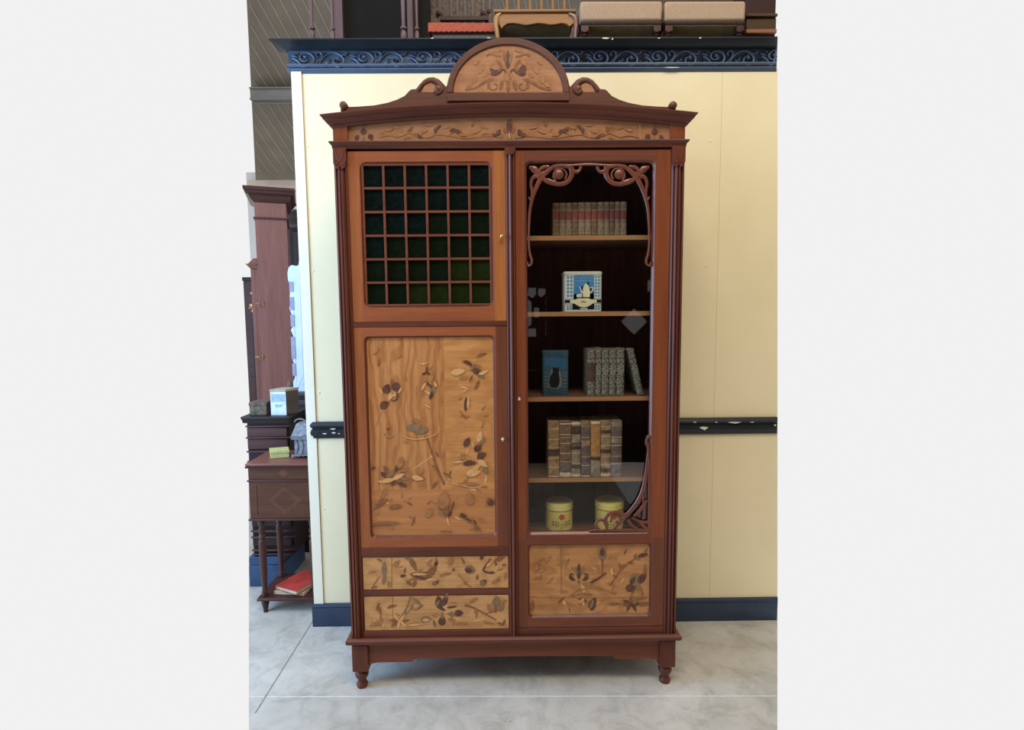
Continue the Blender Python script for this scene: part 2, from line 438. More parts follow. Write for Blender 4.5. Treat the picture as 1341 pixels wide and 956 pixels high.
# chair rail (carved middle) and baseboard
def rail(name, prof, xl, mats, carve=None, chips=()):
    mb = MB(); rows = []
    for out, z in prof:
        xr = BX(1018, CYP+(CAM.z-0.2-z)*100 if False else (559 if z > 0.5 else 800), WY-out)
        rows.append([(xl-out*0.7, WY, z), (xl-out*0.7, WY-out, z), (xr, WY-out, z), (xr, WY, z)])
    vs = [p for r in rows for p in r]; fs = []
    for j in range(len(rows)-1):
        for k in range(4): fs.append((j*4+k, j*4+(k+1) % 4, (j+1)*4+(k+1) % 4, (j+1)*4+k))
    fs += [(0, 1, 2, 3), tuple((len(rows)-1)*4+k for k in (3, 2, 1, 0))]
    mb.add(vs, fs, 0)
    if carve:
        zc, out, step = carve; x = xl+0.01
        while x < 1.3:
            mb.stroke([(x, zc-0.006), (x+step*0.5, zc), (x+step*0.9, zc+0.006)], [0.001, 0.004, 0.001], WY-out, 0.003, 0, 6, 3); x += step
    for px, py, w, h, out in chips:
        yy = WY-out; x, z = B(px, py, yy); w *= 0.0036; h *= 0.0036
        mb.prism([(x-w/2, z+h*0.2), (x-w*0.2, z+h/2), (x+w*0.5, z+h*0.3), (x+w*0.3, z-h*0.1), (x+w*0.1, z-h/2), (x-w*0.3, z-h*0.1)], yy-0.0012, yy+0.002, 1)
    return struct(mb.build(name, mats, None, (0, WY, prof[-1][1])))
zr1 = BZ(950, 547.5, WY-0.02); zr0 = BZ(950, 568.5, WY-0.005)
h = zr1-zr0
rail('trim_3', [(0.012, zr1), (0.022, zr1-h*0.1), (0.026, zr1-h*0.2), (0.02, zr1-h*0.32), (0.014, zr1-h*0.36), (0.014, zr1-h*0.42), (0.02, zr1-h*0.46), (0.024, zr1-h*0.62), (0.02, zr1-h*0.78), (0.012, zr1-h*0.84), (0.01, zr1-h*0.95), (0.004, zr0)],
     BX(413, 566, WY), ['navydark', 'chip'], (zr1-h*0.62, 0.0225, 0.02),
     [(922, 561, 12, 5, 0.0245), (962, 553.5, 18, 2.4, 0.0265), (938, 553, 3, 2, 0.0265), (910, 553, 5, 1.6, 0.0265), (436, 562, 8, 2, 0.0265), (425, 568, 7, 1.6, 0.0245), (437, 567, 6, 2.4, 0.0245), (444, 568, 3, 1.8, 0.0245), (1015, 557, 3, 3, 0.0245), (985, 553, 6, 1.2, 0.0265)])
zb = BZ(412, 792, WY-0.016)
rail('baseboard_back', [(0.006, zb), (0.014, zb-0.004), (0.018, zb-0.012), (0.014, zb-0.02), (0.016, zb-0.024), (0.016, 0.0)], XL+0.003, ['navybase', 'chip'])

# floor
def concrete():
    m, nt, b = mat_base('worn_concrete', 0.55, 0.3)
    v = coords(nt, (1, 1, 1))
    f = noise(nt, v, 2.2, 8, 0.65, 0.3)
    r = ramp(nt, f, [(0.3, S(172, 168, 158)), (0.5, S(188, 184, 175)), (0.7, S(200, 196, 188))])
    f2 = noise(nt, v, 9, 7, 0.7, 0.8)
    r2 = ramp(nt, f2, [(0.28, (0.7, 0.69, 0.67, 1)), (0.55, (1, 1, 1, 1))])
    c = mixc(nt, 1.0, r.outputs['Color'], r2.outputs['Color'], 'MULTIPLY')
    f3 = noise(nt, coords(nt, (1, 2.2, 1), (3, 1, 0)), 30, 3, 0.6, 1.5)
    r3 = ramp(nt, f3, [(0.24, (0.55, 0.52, 0.5, 1)), (0.32, (1, 1, 1, 1))])
    c = mixc(nt, 1.0, c, r3.outputs['Color'], 'MULTIPLY')
    nt.links.new(c, b.inputs['Base Color']); bump(nt, b, f2, 0.08, 0.003)
    return m
M['concrete'] = concrete()
M['joint'] = mottled('floor_joint', (120, 116, 112), (146, 142, 136), 40, 0.8)
M['jointw'] = mottled('filled_floor_joint', (214, 210, 202), (236, 232, 226), 30, 0.7)
mb = MB()
A = G(326, 935); Bq = G(1018, 935); Cq = (BX(1018, 811, WY)+0.0, WY+0.0)
farL = G(326, 772)
back = 6.0
A = G(326, 957); Bq = G(1018, 957)
fl = [(A[0], -3.56), (Bq[0], -3.56), Bq, Cq, (XT-0.05, WY+0.06), (0.2, back), (-4.9, back), farL]
# left edge follows the limit of the view, back wall far beyond
A = G(326, 957); Bq = G(1018, 957)
fl = [(A[0], -3.56), (Bq[0], -3.56), Bq, Cq, (XT-0.05, WY+0.06), (-0.3, G(326, 600)[1]), G(326, 600), farL, A]
mb.prismz(fl, -0.002, 0.0)
def groove(p, q, w, mi):
    p, q = Vector(p), Vector(q); d = (q-p).normalized(); n = Vector((-d.y, d.x))*w/2
    mb.prismz([tuple(p-n), tuple(q-n), tuple(q+n), tuple(p+n)], -0.001, 0.0006, mi)
groove(G(411, 811), G(334, 934.3), 0.006, 1)
groove(G(327, 912.5), G(1017, 911.5), 0.0035, 2)
floor = struct(mb.build('floor', ['concrete', 'joint', 'jointw'], None, (0, 0, 0), merge=False))

# ceiling of ribbed boards, sloping up away from the viewer, seen past the partition
M['rib'] = mottled('ribbed_ceiling_board', (108, 99, 87), (118, 109, 96), 4, 0.6, 0.3)
M['ribl'] = mottled('pale_ceiling_rib', (150, 138, 118), (160, 148, 128), 4, 0.6)
M['steel'] = mottled('grey_painted_steel', (108, 108, 106), (122, 122, 119), 4, 0.5)
M['purlin'] = mottled('pale_timber_purlin', (186, 172, 160), (200, 186, 174), 5, 0.6)
M['offwhite'] = mottled('pale_grey_wall', (196, 198, 204), (210, 211, 216), 2, 0.7)
d1 = ray(860, 935).normalized(); d1 = d1/d1.y
Pfar = CAM+ray(326, 236)*(7.2/ray(326, 236).y)
s_up = d1.z
def zc(y): return Pfar.z+(y-Pfar.y)*s_up
nrm = Vector((0, -s_up, 1)).normalized()
yn = -2.2+5.2; yf = Pfar.y
mb = MB()
def cx_at(y, px): 
    # x on the ceiling plane for a view column
    r = ray(px, 60); t = (y-CAM.y)/r.y; return CAM.x+r.x*t
xl_n, xl_f = cx_at(yn, 326), cx_at(yf, 326)
xr_n, xr_f = 1.55, 2.0
mb.hexa([(xl_n, yn, zc(yn)), (xr_n, yn, zc(yn)), (xr_f, yf, zc(yf)), (xl_f, yf, zc(yf))],
        [(xl_n, yn, zc(yn)+0.05), (xr_n, yn, zc(yn)+0.05), (xr_f, yf, zc(yf)+0.05), (xl_f, yf, zc(yf)+0.05)], 0)
kx = d1.x
for i in range(-60, 40):
    xa = i*0.105
    y0, y1 = yn+0.02, yf-0.1
    # clip the rib against the left limit
    def xat(y): return xa+kx*(y-yn)
    def lim(y): return xl_n+(xl_f-xl_n)*(y-yn)/(yf-yn)+0.03
    if xat(y0) < lim(y0):
        if xat(y1) < lim(y1): continue
        # start where the rib enters
        lo, hi = y0, y1
        for _ in range(40):
            mid = (lo+hi)/2
            if xat(mid) < lim(mid): lo = mid
            else: hi = mid
        y0 = hi
    if xat(y0) > 1.5: continue
    y1 = min(y1, yf-0.1)
    w = 0.0035
    if xat(y1) > 2: continue
    mb.hexa([(xat(y0)-w, y0, zc(y0)-0.008), (xat(y0)+w, y0, zc(y0)-0.008), (xat(y1)+w, y1, zc(y1)-0.008), (xat(y1)-w, y1, zc(y1)-0.008)],
            [(xat(y0)-w, y0, zc(y0)+0.001), (xat(y0)+w, y0, zc(y0)+0.001), (xat(y1)+w, y1, zc(y1)+0.001), (xat(y1)-w, y1, zc(y1)+0.001)], 1)
struct(mb.build('ceiling', ['rib', 'ribl'], None, (0, yn, zc(yn)), merge=False))
# steel beam
yb_ = None
for i in range(1, 400):
    y = yn+i*0.004
    d = Vector((0, y, zc(y)))-CAM
    vy = CYP-FPX*(Vector((cx_at(y, 350), y, zc(y)))-CAM).dot(UPV)/(Vector((cx_at(y, 350), y, zc(y)))-CAM).dot(FWD)
    if vy > 97: yb_ = y; break
yb_ -= 0.0; zb1 = zc(yb_+0.14)-0.002; zb0 = BZ(350, 130, yb_)
zb1 = max(zb1, zb0+0.12)
mb = MB(); x0_ = BX(326, 113, yb_); x1_ = 0.9
mb.box(x0_, x1_, yb_, yb_+0.14, zb0, zb0+0.014); mb.box(x0_, x1_, yb_+0.06, yb_+0.075, zb0, zb1-0.014); mb.box(x0_, x1_, yb_, yb_+0.14, zb1-0.03, zb1-0.016)
mb.box(x0_, x1_, yb_+0.02, yb_+0.03, zb0, zb1-0.016)
struct(mb.build('trim_4', 'steel', None, (x0_, yb_, zb0)))
# far wall and its timber
yw = Pfar.y+0.25
z1_ = BZ(330, 236, yw)
mb = MB(); xa_, xb_ = BX(326, 300, yw), BX(430, 300, yw)
mb.box(xa_, xb_+0.6, yw, yw+0.1, 0, z1_+0.1, 0)
struct(mb.build('wall_far', 'offwhite', None, (xa_, yw, 0)))
mb = MB(); mb.box(xa_+0.05, xb_+0.6, yw-0.1, yw-0.001, BZ(330, 249, yw-0.1), BZ(330, 235, yw-0.1), 0); mb.box(xa_+0.05, xb_+0.6, yw-0.06, yw-0.001, BZ(330, 265, yw-0.06), BZ(330, 261, yw-0.06), 0)
struct(mb.build('trim_5', 'purlin', None, (xa_, yw, z1_)))

# added unseen wall: darkens the glass reflections, its openings shape the bright ones
M['reflectwall'] = wood('dark_reflection_boards', (26, 20, 17), (40, 30, 25), 'z', rough=0.8)
RY = -3.5
def RX(px, py):   # where the mirrored view of a glass pixel lands on the rear wall
    gx, gz = B(px, py, 0.03); t = (0.03-RY+0)/(0.03-CAM.y)
    # path: camera -> glass -> rear wall
    return CAM.x+(gx-CAM.x)*(1+t), CAM.z+(gz-CAM.z)*(1+t)
rw = bmesh.new()
X0, X1, Z0, Z1 = -2.3, 2.4, 0.0, 4.8
# wall tiles: a grid with the openings left out
holes = []
def diamond(px, py, rx, ry): 
    return [RX(px-rx, py), RX(px, py+ry), RX(px+rx, py), RX(px, py-ry)]
holes.append(diamond(829.5, 421, 18, 18))
holes.append([RX(691, 377), RX(702, 377), RX(702, 386), RX(697, 391), RX(691, 387)][::-1])
holes.append([RX(704, 378), RX(714, 378), RX(714, 385), RX(708, 390), RX(704, 386)][::-1])
holes.append([RX(691, 391), RX(696, 396), RX(696, 424), RX(691, 429)][::-1])
holes.append([RX(699, 403), RX(706, 403), RX(706, 416), RX(699, 416)][::-1])
holes.append([RX(691, 430), RX(702, 430), RX(702, 441), RX(691, 441)][::-1])
holes.append([RX(714.2, 378), RX(715, 378), RX(715, 440), RX(714.2, 440)][::-1])
holes.append([RX(846, 368), RX(852, 366), RX(852, 382), RX(846, 382)][::-1])
holes.append([RX(691, 484), RX(703, 484), RX(703, 485.2), RX(691, 485.2)][::-1])
me = bpy.data.meshes.new('added_reflection_wall')
cu = bpy.data.curves.new('tmp', 'CURVE'); cu.dimensions = '2D'; cu.fill_mode = 'BOTH'; cu.extrude = 0.03
for poly in [[(X0, Z0), (X1, Z0), (X1, Z1), (X0, Z1)]]+holes:
    sp = cu.splines.new('POLY'); sp.points.add(len(poly)-1); sp.use_cyclic_u = True
    for q, (x, z) in zip(sp.points, poly): q.co = (x, z, 0, 1)
tmp = bpy.data.objects.new('tmp', cu); COL.objects.link(tmp)
dg = bpy.context.evaluated_depsgraph_get()
me = bpy.data.meshes.new_from_object(tmp.evaluated_get(dg)); bpy.data.objects.remove(tmp)
me.name = 'added_reflection_wall'; me.materials.clear(); me.materials.append(M['reflectwall'])
for v in me.vertices: v.co = (v.co.x, -v.co.z, v.co.y)
o = bpy.data.objects.new('added_reflection_wall', me); COL.objects.link(o); o.location = (0, RY, 0); struct(o)

M['bouncewall'] = wood('warm_bounce_boards', (150, 112, 66), (172, 134, 84), 'z', rough=0.7)
mb = MB(); mb.box(2.42, 2.48, RY-0.03, -0.1, 0, 4.8); struct(mb.build('added_bounce_wall', 'bouncewall', None, (2.42, RY, 0)))  # added out of view: blocks light from the right and bounces warm tone
# ============================================================ THE CABINET
CC = 0.0205; HW = 0.677
XA, XZ = CC-HW, CC+HW
DB = 0.45                                       # back of the carcass
cab = thing('display_cabinet', 'tall mahogany bookcase cabinet with floral marquetry panels, green glass door and arched crest', 'cabinet', (CC, 0.2, 0))
def Zc(py): return BZ(668, py, 0.0)
z_post = BZ(470, 879, 0.0); z_base0 = Zc(842); z_base1 = Zc(832)
z_waist0 = Zc(194); z_waist1 = Zc(185); z_door1 = Zc(197)
PW = 0.052                                      # pilaster width
xl0 = XA+PW; xr1 = XZ-PW; xm0, xm1 = 0.003, 0.040
# carcass
for nm, a, b in (('side_panel', XA+0.002, XA+0.022), ('side_panel', XZ-0.022, XZ-0.002)):
    mb = MB(); mb.box(a, b, 0.02, DB, z_base0+0.001, z_waist1+0.08); mb.build(nm, 'dark', cab, bev=0.001)
mb = MB(); mb.box(XA+0.0225, XZ-0.0225, DB-0.014, DB, z_base0+0.001, z_waist1+0.08); mb.build('back_panel', 'inner', cab)
mb = MB(); mb.box(0.012, 0.03, 0.025, DB-0.015, z_base1+0.02, z_waist0); mb.build('divider', 'inner', cab)
mb = MB(); mb.box(XA+0.023, XZ-0.023, 0.02, DB-0.015, z_waist0+0.002, z_waist0+0.02); mb.build('top_board', 'inner', cab)
zfl = BZ(770, 702, 0.05)
mb = MB(); mb.box(0.0305, XZ-0.023, 0.04, DB-0.015, zfl-0.02, zfl); mb.build('bottom_board', 'shelftop', cab)
mb = MB(); mb.box(XA+0.023, XZ-0.023, 0.04, DB-0.015, z_base1+0.0, z_base1+0.018); mb.build('bottom_board', 'inner', cab)
SHZ = []
for py in (308.5, 408, 519.5, 625.5):
    z1 = BZ(770, py, 0.055); SHZ.append(z1)
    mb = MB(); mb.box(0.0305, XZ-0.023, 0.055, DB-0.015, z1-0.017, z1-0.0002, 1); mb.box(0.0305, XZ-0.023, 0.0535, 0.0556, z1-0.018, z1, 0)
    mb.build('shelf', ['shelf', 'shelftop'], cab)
# pilasters
def pilaster(x0, x1):
    mb = MB(); z0, z1 = z_base1, z_waist0
    w = x1-x0
    def sec():
        pts = [(x0, 0.03), (x0, 0.0)]
        segs = [(0.05, 0.0), (0.14, -0.006), (0.2, 0.003), (0.26, -0.004), (0.36, -0.010), (0.46, -0.010), (0.5, 0.0), (0.54, -0.010), (0.64, -0.010), (0.74, -0.004), (0.8, 0.003), (0.86, -0.006), (0.95, 0.0)]
        for u, y in segs: pts.append((x0+w*u, y))
        pts += [(x1, 0.0), (x1, 0.03)]
        return pts
    mb.prismz(sec(), z0, z1-0.02)
    # carved shield at the head
    zt = z1; zz0 = BZ(445, 222, 0)
    xm = (x0+x1)/2
    sh = [(x0+0.001, zt), (x0+0.001, zz0+0.02), (x0+0.006, zz0+0.006), (xm-0.006, zz0-0.004), (xm, zz0+0.012), (xm+0.006, zz0-0.004), (x1-0.006, zz0+0.006), (x1-0.001, zz0+0.02), (x1-0.001, zt)]
    mb.prism(sh, -0.014, 0.02)
    mb.stroke([(x0+0.003, zz0+0.03), (x0+0.012, zz0+0.014), (xm-0.002, zz0+0.022)], 0.0022, -0.014, 0.003)
    mb.stroke([(x1-0.003, zz0+0.03), (x1-0.012, zz0+0.014), (xm+0.002, zz0+0.022)], 0.0022, -0.014, 0.003)
    mb.stroke([(x0+0.006, zt-0.004), (xm, zz0+0.026), (x1-0.006, zt-0.004)], [0.001, 0.003, 0.001], -0.013, 0.003)
    mb.build('pilaster', 'dark', cab, bev=0.0008)
pilaster(XA, xl0); pilaster(xr1, XZ)
mb = MB(); w = xm1-xm0
mb.prismz([(xm0, 0.03), (xm0, 0.0), (xm0+w*0.1, -0.004), (xm0+w*0.22, -0.004), (xm0+w*0.28, 0.002), (xm0+w*0.34, -0.008), (xm0+w*0.5, -0.013), (xm0+w*0.66, -0.008), (xm0+w*0.72, 0.002), (xm0+w*0.78, -0.004), (xm0+w*0.9, -0.004), (xm1, 0.0), (xm1, 0.03)], z_base1, z_waist0)
mb.prism([(xm0-0.002, z_waist0), (xm0-0.002, z_waist0-0.012), (xm0+0.006, z_waist0-0.026), (xm1-0.006, z_waist0-0.026), (xm1+0.002, z_waist0-0.012), (xm1+0.002, z_waist0)], -0.014, 0.0)
mb.build('centre_stile', 'dark', cab, bev=0.0006)

# doors: frame with rounded opening
def frame(name, parent, x0, x1, z0, z1, ix0, ix1, iz0, iz1, y0, y1, stile, railm, r=0.022, chamfer=0.007, extra=None, right=None):
    mb = MB(); out = crect(x0, x1, z0, z1); inn = rrect(ix0, ix1, iz0, iz1, r)
    n = len(out)
    c2 = inset(inn, ix0, ix1, iz0, iz1, -chamfer)
    # front face: rails run the inner width, stiles the full height
    bx0, bx1 = ix0-0.004, ix1+0.004
    mb.box(x0, bx0-chamfer, y0, y1, z0, z1, 0); mb.box(bx1+chamfer, x1, y0, y1, z0, z1, 3 if right else 0)
    bx0 -= chamfer; bx1 += chamfer
    o2 = crect(bx0, bx1, z0, z1)
    mb.ring(o2, y0, c2, y0, 1); mb.ring(c2, y0, inn, y0+0.009, 2); mb.ring(inn, y0+0.009, inn, y1, 2)
    mb.ring(o2, y1, inn, y1, 1)
    mb.box(bx0+0.0001, bx1-0.0001, y0+0.001, y1-0.001, z0, z0+0.001, 1); mb.box(bx0+0.0001, bx1-0.0001, y0+0.001, y1-0.001, z1-0.001, z1, 1)
    return mb.build(name, [stile, railm, extra or 'dark']+([right] if right else []), parent)

# --- upper left door with 36 small green panes
ud = None
g = 0.0015
zu1, zu0 = z_door1, Zc(420)
DX0, DX1 = xl0+g, xm0-g
ix0, ix1 = BX(473.5, 300), BX(643, 300)
ix0 = BX(476, 305); iz1, iz0 = BZ(560, 214), BZ(560, 400)
def door_root(name): return name
ud = frame('upper_door', cab, DX0, DX1, zu0, zu1, ix0, ix1, iz0, iz1, 0.0, 0.022, 'stileA', 'railA', 0.026, right='stileD')
mb = MB(); N = 6; cw = (ix1-ix0)/N; ch = (iz1-iz0)/N
for i in range(N):
    for j in range(N):
        q = (N-1-j)*0.6+i*0.25
        xa_, xb_, za_, zb_ = ix0+cw*i, ix0+cw*(i+1), iz0+ch*j, iz0+ch*(j+1)
        mb.add([(xa_, 0.0132, za_), (xb_, 0.0132, za_), (xb_, 0.0132, zb_), (xa_, 0.0132, zb_)], [(0, 1, 2, 3)], 2 if q > 3.3 else (1 if q > 1.8 else 0))
mb.build('leaded_glass', ['gg1', 'gg2', 'gg3'], ud, merge=False)
mb = MB()
for i in range(0, N+1):
    x = ix0+cw*i; x = min(max(x, ix0+0.002), ix1-0.002); mb.box(x-0.0043, x+0.0043, 0.003, 0.013, iz0, iz1)
for j in range(0, N+1):
    z = iz0+ch*j; z = min(max(z, iz0+0.002), iz1-0.002); mb.box(ix0, ix1, 0.0035, 0.0127, z-0.0043, z+0.0043)
mb.build('lattice', 'railB', ud, bev=0.0008, merge=False)
x, z = B(657.5, 310); mb = MB(); mb.lathe([(0.003, 0.0), (0.003, -0.008), (0.007, -0.012), (0.0075, -0.017), (0.004, -0.021), (0.0005, -0.022)], (x, 0, z), 0, 12, 'y'); mb.build('knob', 'brass', ud)

# --- rails between (part of the carcass front)
def railbox(py1, py0, x0, x1, y0=-0.002):
    mb = MB(); mb.box(x0, x1, y0, 0.03, Zc(py0), Zc(py1)); mb.build('front_rail', 'darkx', cab, bev=0.001)
railbox(420.6, 426.5, xl0, xm0); railbox(715.5, 727, xl0, xm0); railbox(770.5, 778.5, xl0, xm0, 0.002)
railbox(824, 832, xl0, xm0); 
mb = MB(); mb.box(xm1, xr1, -0.002, 0.03, z_base1, Zc(823)); mb.build('front_rail', 'darkx', cab, bev=0.001)

# --- lower left door with marquetry
lz1, lz0 = Zc(427), Zc(715)
jx0, jx1 = BX(483, 570), BX(647, 570); jz1, jz0 = BZ(565, 442), BZ(565, 702)
ld = frame('lower_door', cab, DX0, DX1, lz0, lz1, jx0, jx1, jz0, jz1, 0.0, 0.022, 'stileA', 'railA', 0.018, right='stileC')
mb = MB(); PY = 0.011
mb.box(jx0-0.004, jx1+0.004, PY, PY+0.005, jz0-0.004, jz1+0.004, 0)
ml = ['veneer']+INL+['veneer2', 'veneer3']
xs = BX(583, 550, PY); zs = BZ(565, 641, PY)
mb.add([(xs, PY-0.0002, zs), (jx1+0.003, PY-0.0002, zs), (jx1+0.003, PY-0.0002, jz1+0.003), (xs, PY-0.0002, jz1+0.003)], [(0, 1, 2, 3)], 6)
mb.add([(jx0-0.003, PY-0.0002, jz0-0.003), (jx1+0.003, PY-0.0002, jz0-0.003), (jx1+0.003, PY-0.0002, zs), (jx0-0.003, PY-0.0002, zs)], [(0, 1, 2, 3)], 7)
I = Inlay(mb, PY)
# seams and pale stems first
I.stem([(501, 538), (495, 552), (489, 566)], 1.6, 4, 0.8); I.stem([(489, 566), (487, 600), (488, 640)], 0.8, 4)
I.stem([(560, 575), (567, 597), (574, 617), (582, 635)], 2.6, 1, 3.6); I.stem([(566, 597), (552, 607), (538, 616), (531, 620)], 1.6, 2, 0.8)
I.stem([(574, 617), (569, 611), (564, 609)], 1.4, 1, 0.6); I.stem([(560, 575), (556, 571)], 1.5, 1); I.stem([(573, 570), (568, 578)], 1, 1)
I.stem([(583, 636), (592, 622), (601, 610), (616, 600)], 1, 2, 0.6); I.stem([(560, 500), (562, 470), (565, 452)], 0.7, 4)
I.sprigs(487, 644, 590, 698, 34, 3); I.sprigs(590, 644, 455, 600, 16, 4); I.sprigs(487, 580, 450, 590, 12, 5, (4, 4, 4, 2))
# left iris
I.petal(506.5, 509, 70, 13, 11, 0); I.petal(518.5, 507, -55, 14, 11, 0); I.petal(504, 531, 35, 14, 10, 0, 0.1)
I.petal(511, 519, 80, 12, 5, 2); I.petal(517, 517, 30, 9, 4, 2); I.stem([(519, 515), (521, 520), (516, 525), (511, 523)], 2.4, 0, 1.2)
I.petal(499, 512, 110, 9, 3, 2); I.petal(524, 511, 60, 9, 3, 2); I.petal(496, 474, 80, 12, 3, 1); I.petal(513, 500, 90, 9, 4, 1)
# centre bud and curl
I.petal(556, 489, 20, 8, 2.5, 0); I.petal(561, 489, 150, 7, 2.5, 0); I.petal(559, 484, 90, 9, 2.5, 0)
I.stem([(557, 500), (562, 504), (566, 509), (565, 517), (563, 522)], 2.2, 0, 4); I.petal(567, 511, 70, 14, 6, 3); I.petal(565, 517, 75, 12, 4, 0)
I.petal(556, 506, 60, 13, 3.5, 2, 0.1); I.petal(570, 503, 110, 9, 3, 2); I.petal(553, 515, 100, 8, 3, 4)
# top right blossom
I.petal(613, 476.5, -30, 15, 5, 0, 0.08); I.petal(625, 485, -20, 15, 8, 0, -0.1); I.petal(600, 487, 10, 20, 9, 2); I.petal(633, 488, 25, 15, 5, 2)
I.petal(619, 481, 50, 12, 4, 3); I.petal(617, 495, 65, 10, 3, 1); I.petal(630, 493, -15, 12, 4, 3); I.petal(607, 495, 0, 12, 4, 4)
# mid right leaf
I.petal(610, 529, 88, 20, 4.5, 0); I.petal(613, 527, 88, 20, 3, 2); I.stem([(602, 538), (607, 544), (611, 550)], 1, 1)
# grey centre cloud
I.petal(543, 562, -8, 24, 10, 3, 0.08); I.petal(553, 564, 15, 18, 8, 3); I.petal(547, 558, 40, 10, 4, 4); I.stem([(527, 570), (540, 575), (556, 574), (570, 569), (577, 561)], 1.6, 2, 0.8)
I.petal(508, 562, 0, 4, 3, 0)
# right cluster
I.petal(611.5, 579, 62, 14, 8, 0); I.petal(626, 587, 35, 12, 9, 0); I.petal(631, 597.5, 28, 14, 9, 0, 0.08); I.petal(615, 607, 5, 18, 7, 0, 0.05)
I.petal(628, 572, 75, 16, 7, 2); I.petal(632, 577, 50, 12, 5, 3); I.petal(632, 607, -35, 16, 8, 2); I.petal(600, 605, 6, 16, 3, 2); I.petal(624, 612, 40, 14, 6, 2)
I.petal(620, 619, 10, 20, 10, 2); I.petal(636, 616, -50, 12, 6, 3); I.petal(606, 600, 25, 10, 3, 4); I.petal(619, 582, 100, 9, 3, 2)
I.stem([(593, 633), (606, 636), (622, 638), (640, 634)], 1.4, 2, 0.6); I.petal(614, 634, 0, 30, 4, 4)
# lower left blossom
I.petal(502, 622, -50, 10, 5, 0); I.petal(519.5, 613, 80, 11, 5, 0); I.petal(516, 633, 20, 12, 4, 0); I.petal(527, 635, -25, 14, 5, 0)
I.petal(509, 629, 10, 18, 6, 2); I.petal(522, 624, 25, 18, 6, 2); I.petal(505, 615, 120, 12, 5, 1); I.petal(524, 606, 75, 16, 8, 4); I.petal(531, 616, 15, 14, 4, 4)
I.petal(513, 620, 60, 12, 5, 3); I.petal(530, 627, -10, 12, 4, 3); I.petal(500, 631, -10, 12, 3, 2); I.petal(489, 613, 20, 7, 3, 0)
I.petal(547, 626, -12, 16, 7, 2); I.petal(553, 618, 40, 9, 3, 4)
# bottom strip
I.petal(499, 660, 32, 24, 6, 1, 0.05); I.petal(518, 665, 8, 18, 5.5, 1, 0.08); I.petal(505, 687, 3, 42, 4, 1, 0.04); I.petal(503, 648, 60, 14, 3, 4); I.stem([(487, 668), (496, 655), (504, 640)], 1, 4)
I.petal(581, 655, 80, 24, 15, 4); I.petal(585, 669, 70, 17, 7, 1); I.petal(589, 673, 60, 10, 4, 0); I.petal(593, 662, 75, 13, 2.5, 0); I.petal(576, 670, 120, 10, 5, 3); I.petal(562, 672, 40, 12, 9, 4)
I.petal(615, 653, 105, 17, 10, 4); I.petal(643, 658, 0, 10, 9, 0); I.petal(639, 655, 60, 8, 4, 1)
I.stem([(600, 676), (608, 679), (617, 684), (625, 690), (631, 697)], 2, 1, 1); I.petal(607, 675, -25, 11, 4, 0); I.petal(614, 681, -20, 8, 3, 0); I.petal(622, 684, -60, 8, 3, 0); I.petal(624, 693, -10, 9, 3, 1)
I.stem([(577, 697), (585, 696), (592, 697)], 1.2, 1)
mb.build('marquetry_panel', ml, ld, merge=False)
mb = MB(); x, z = B(658.5, 575)
mb.lathe([(0.006, 0.0), (0.006, -0.002), (0.003, -0.004), (0.0005, -0.0045)], (x, 0, z), 0, 12, 'y'); mb.box(x-0.0015, x+0.0015, -0.012, -0.003, z-0.008, z+0.005)
mb.build('key', 'silver', ld)

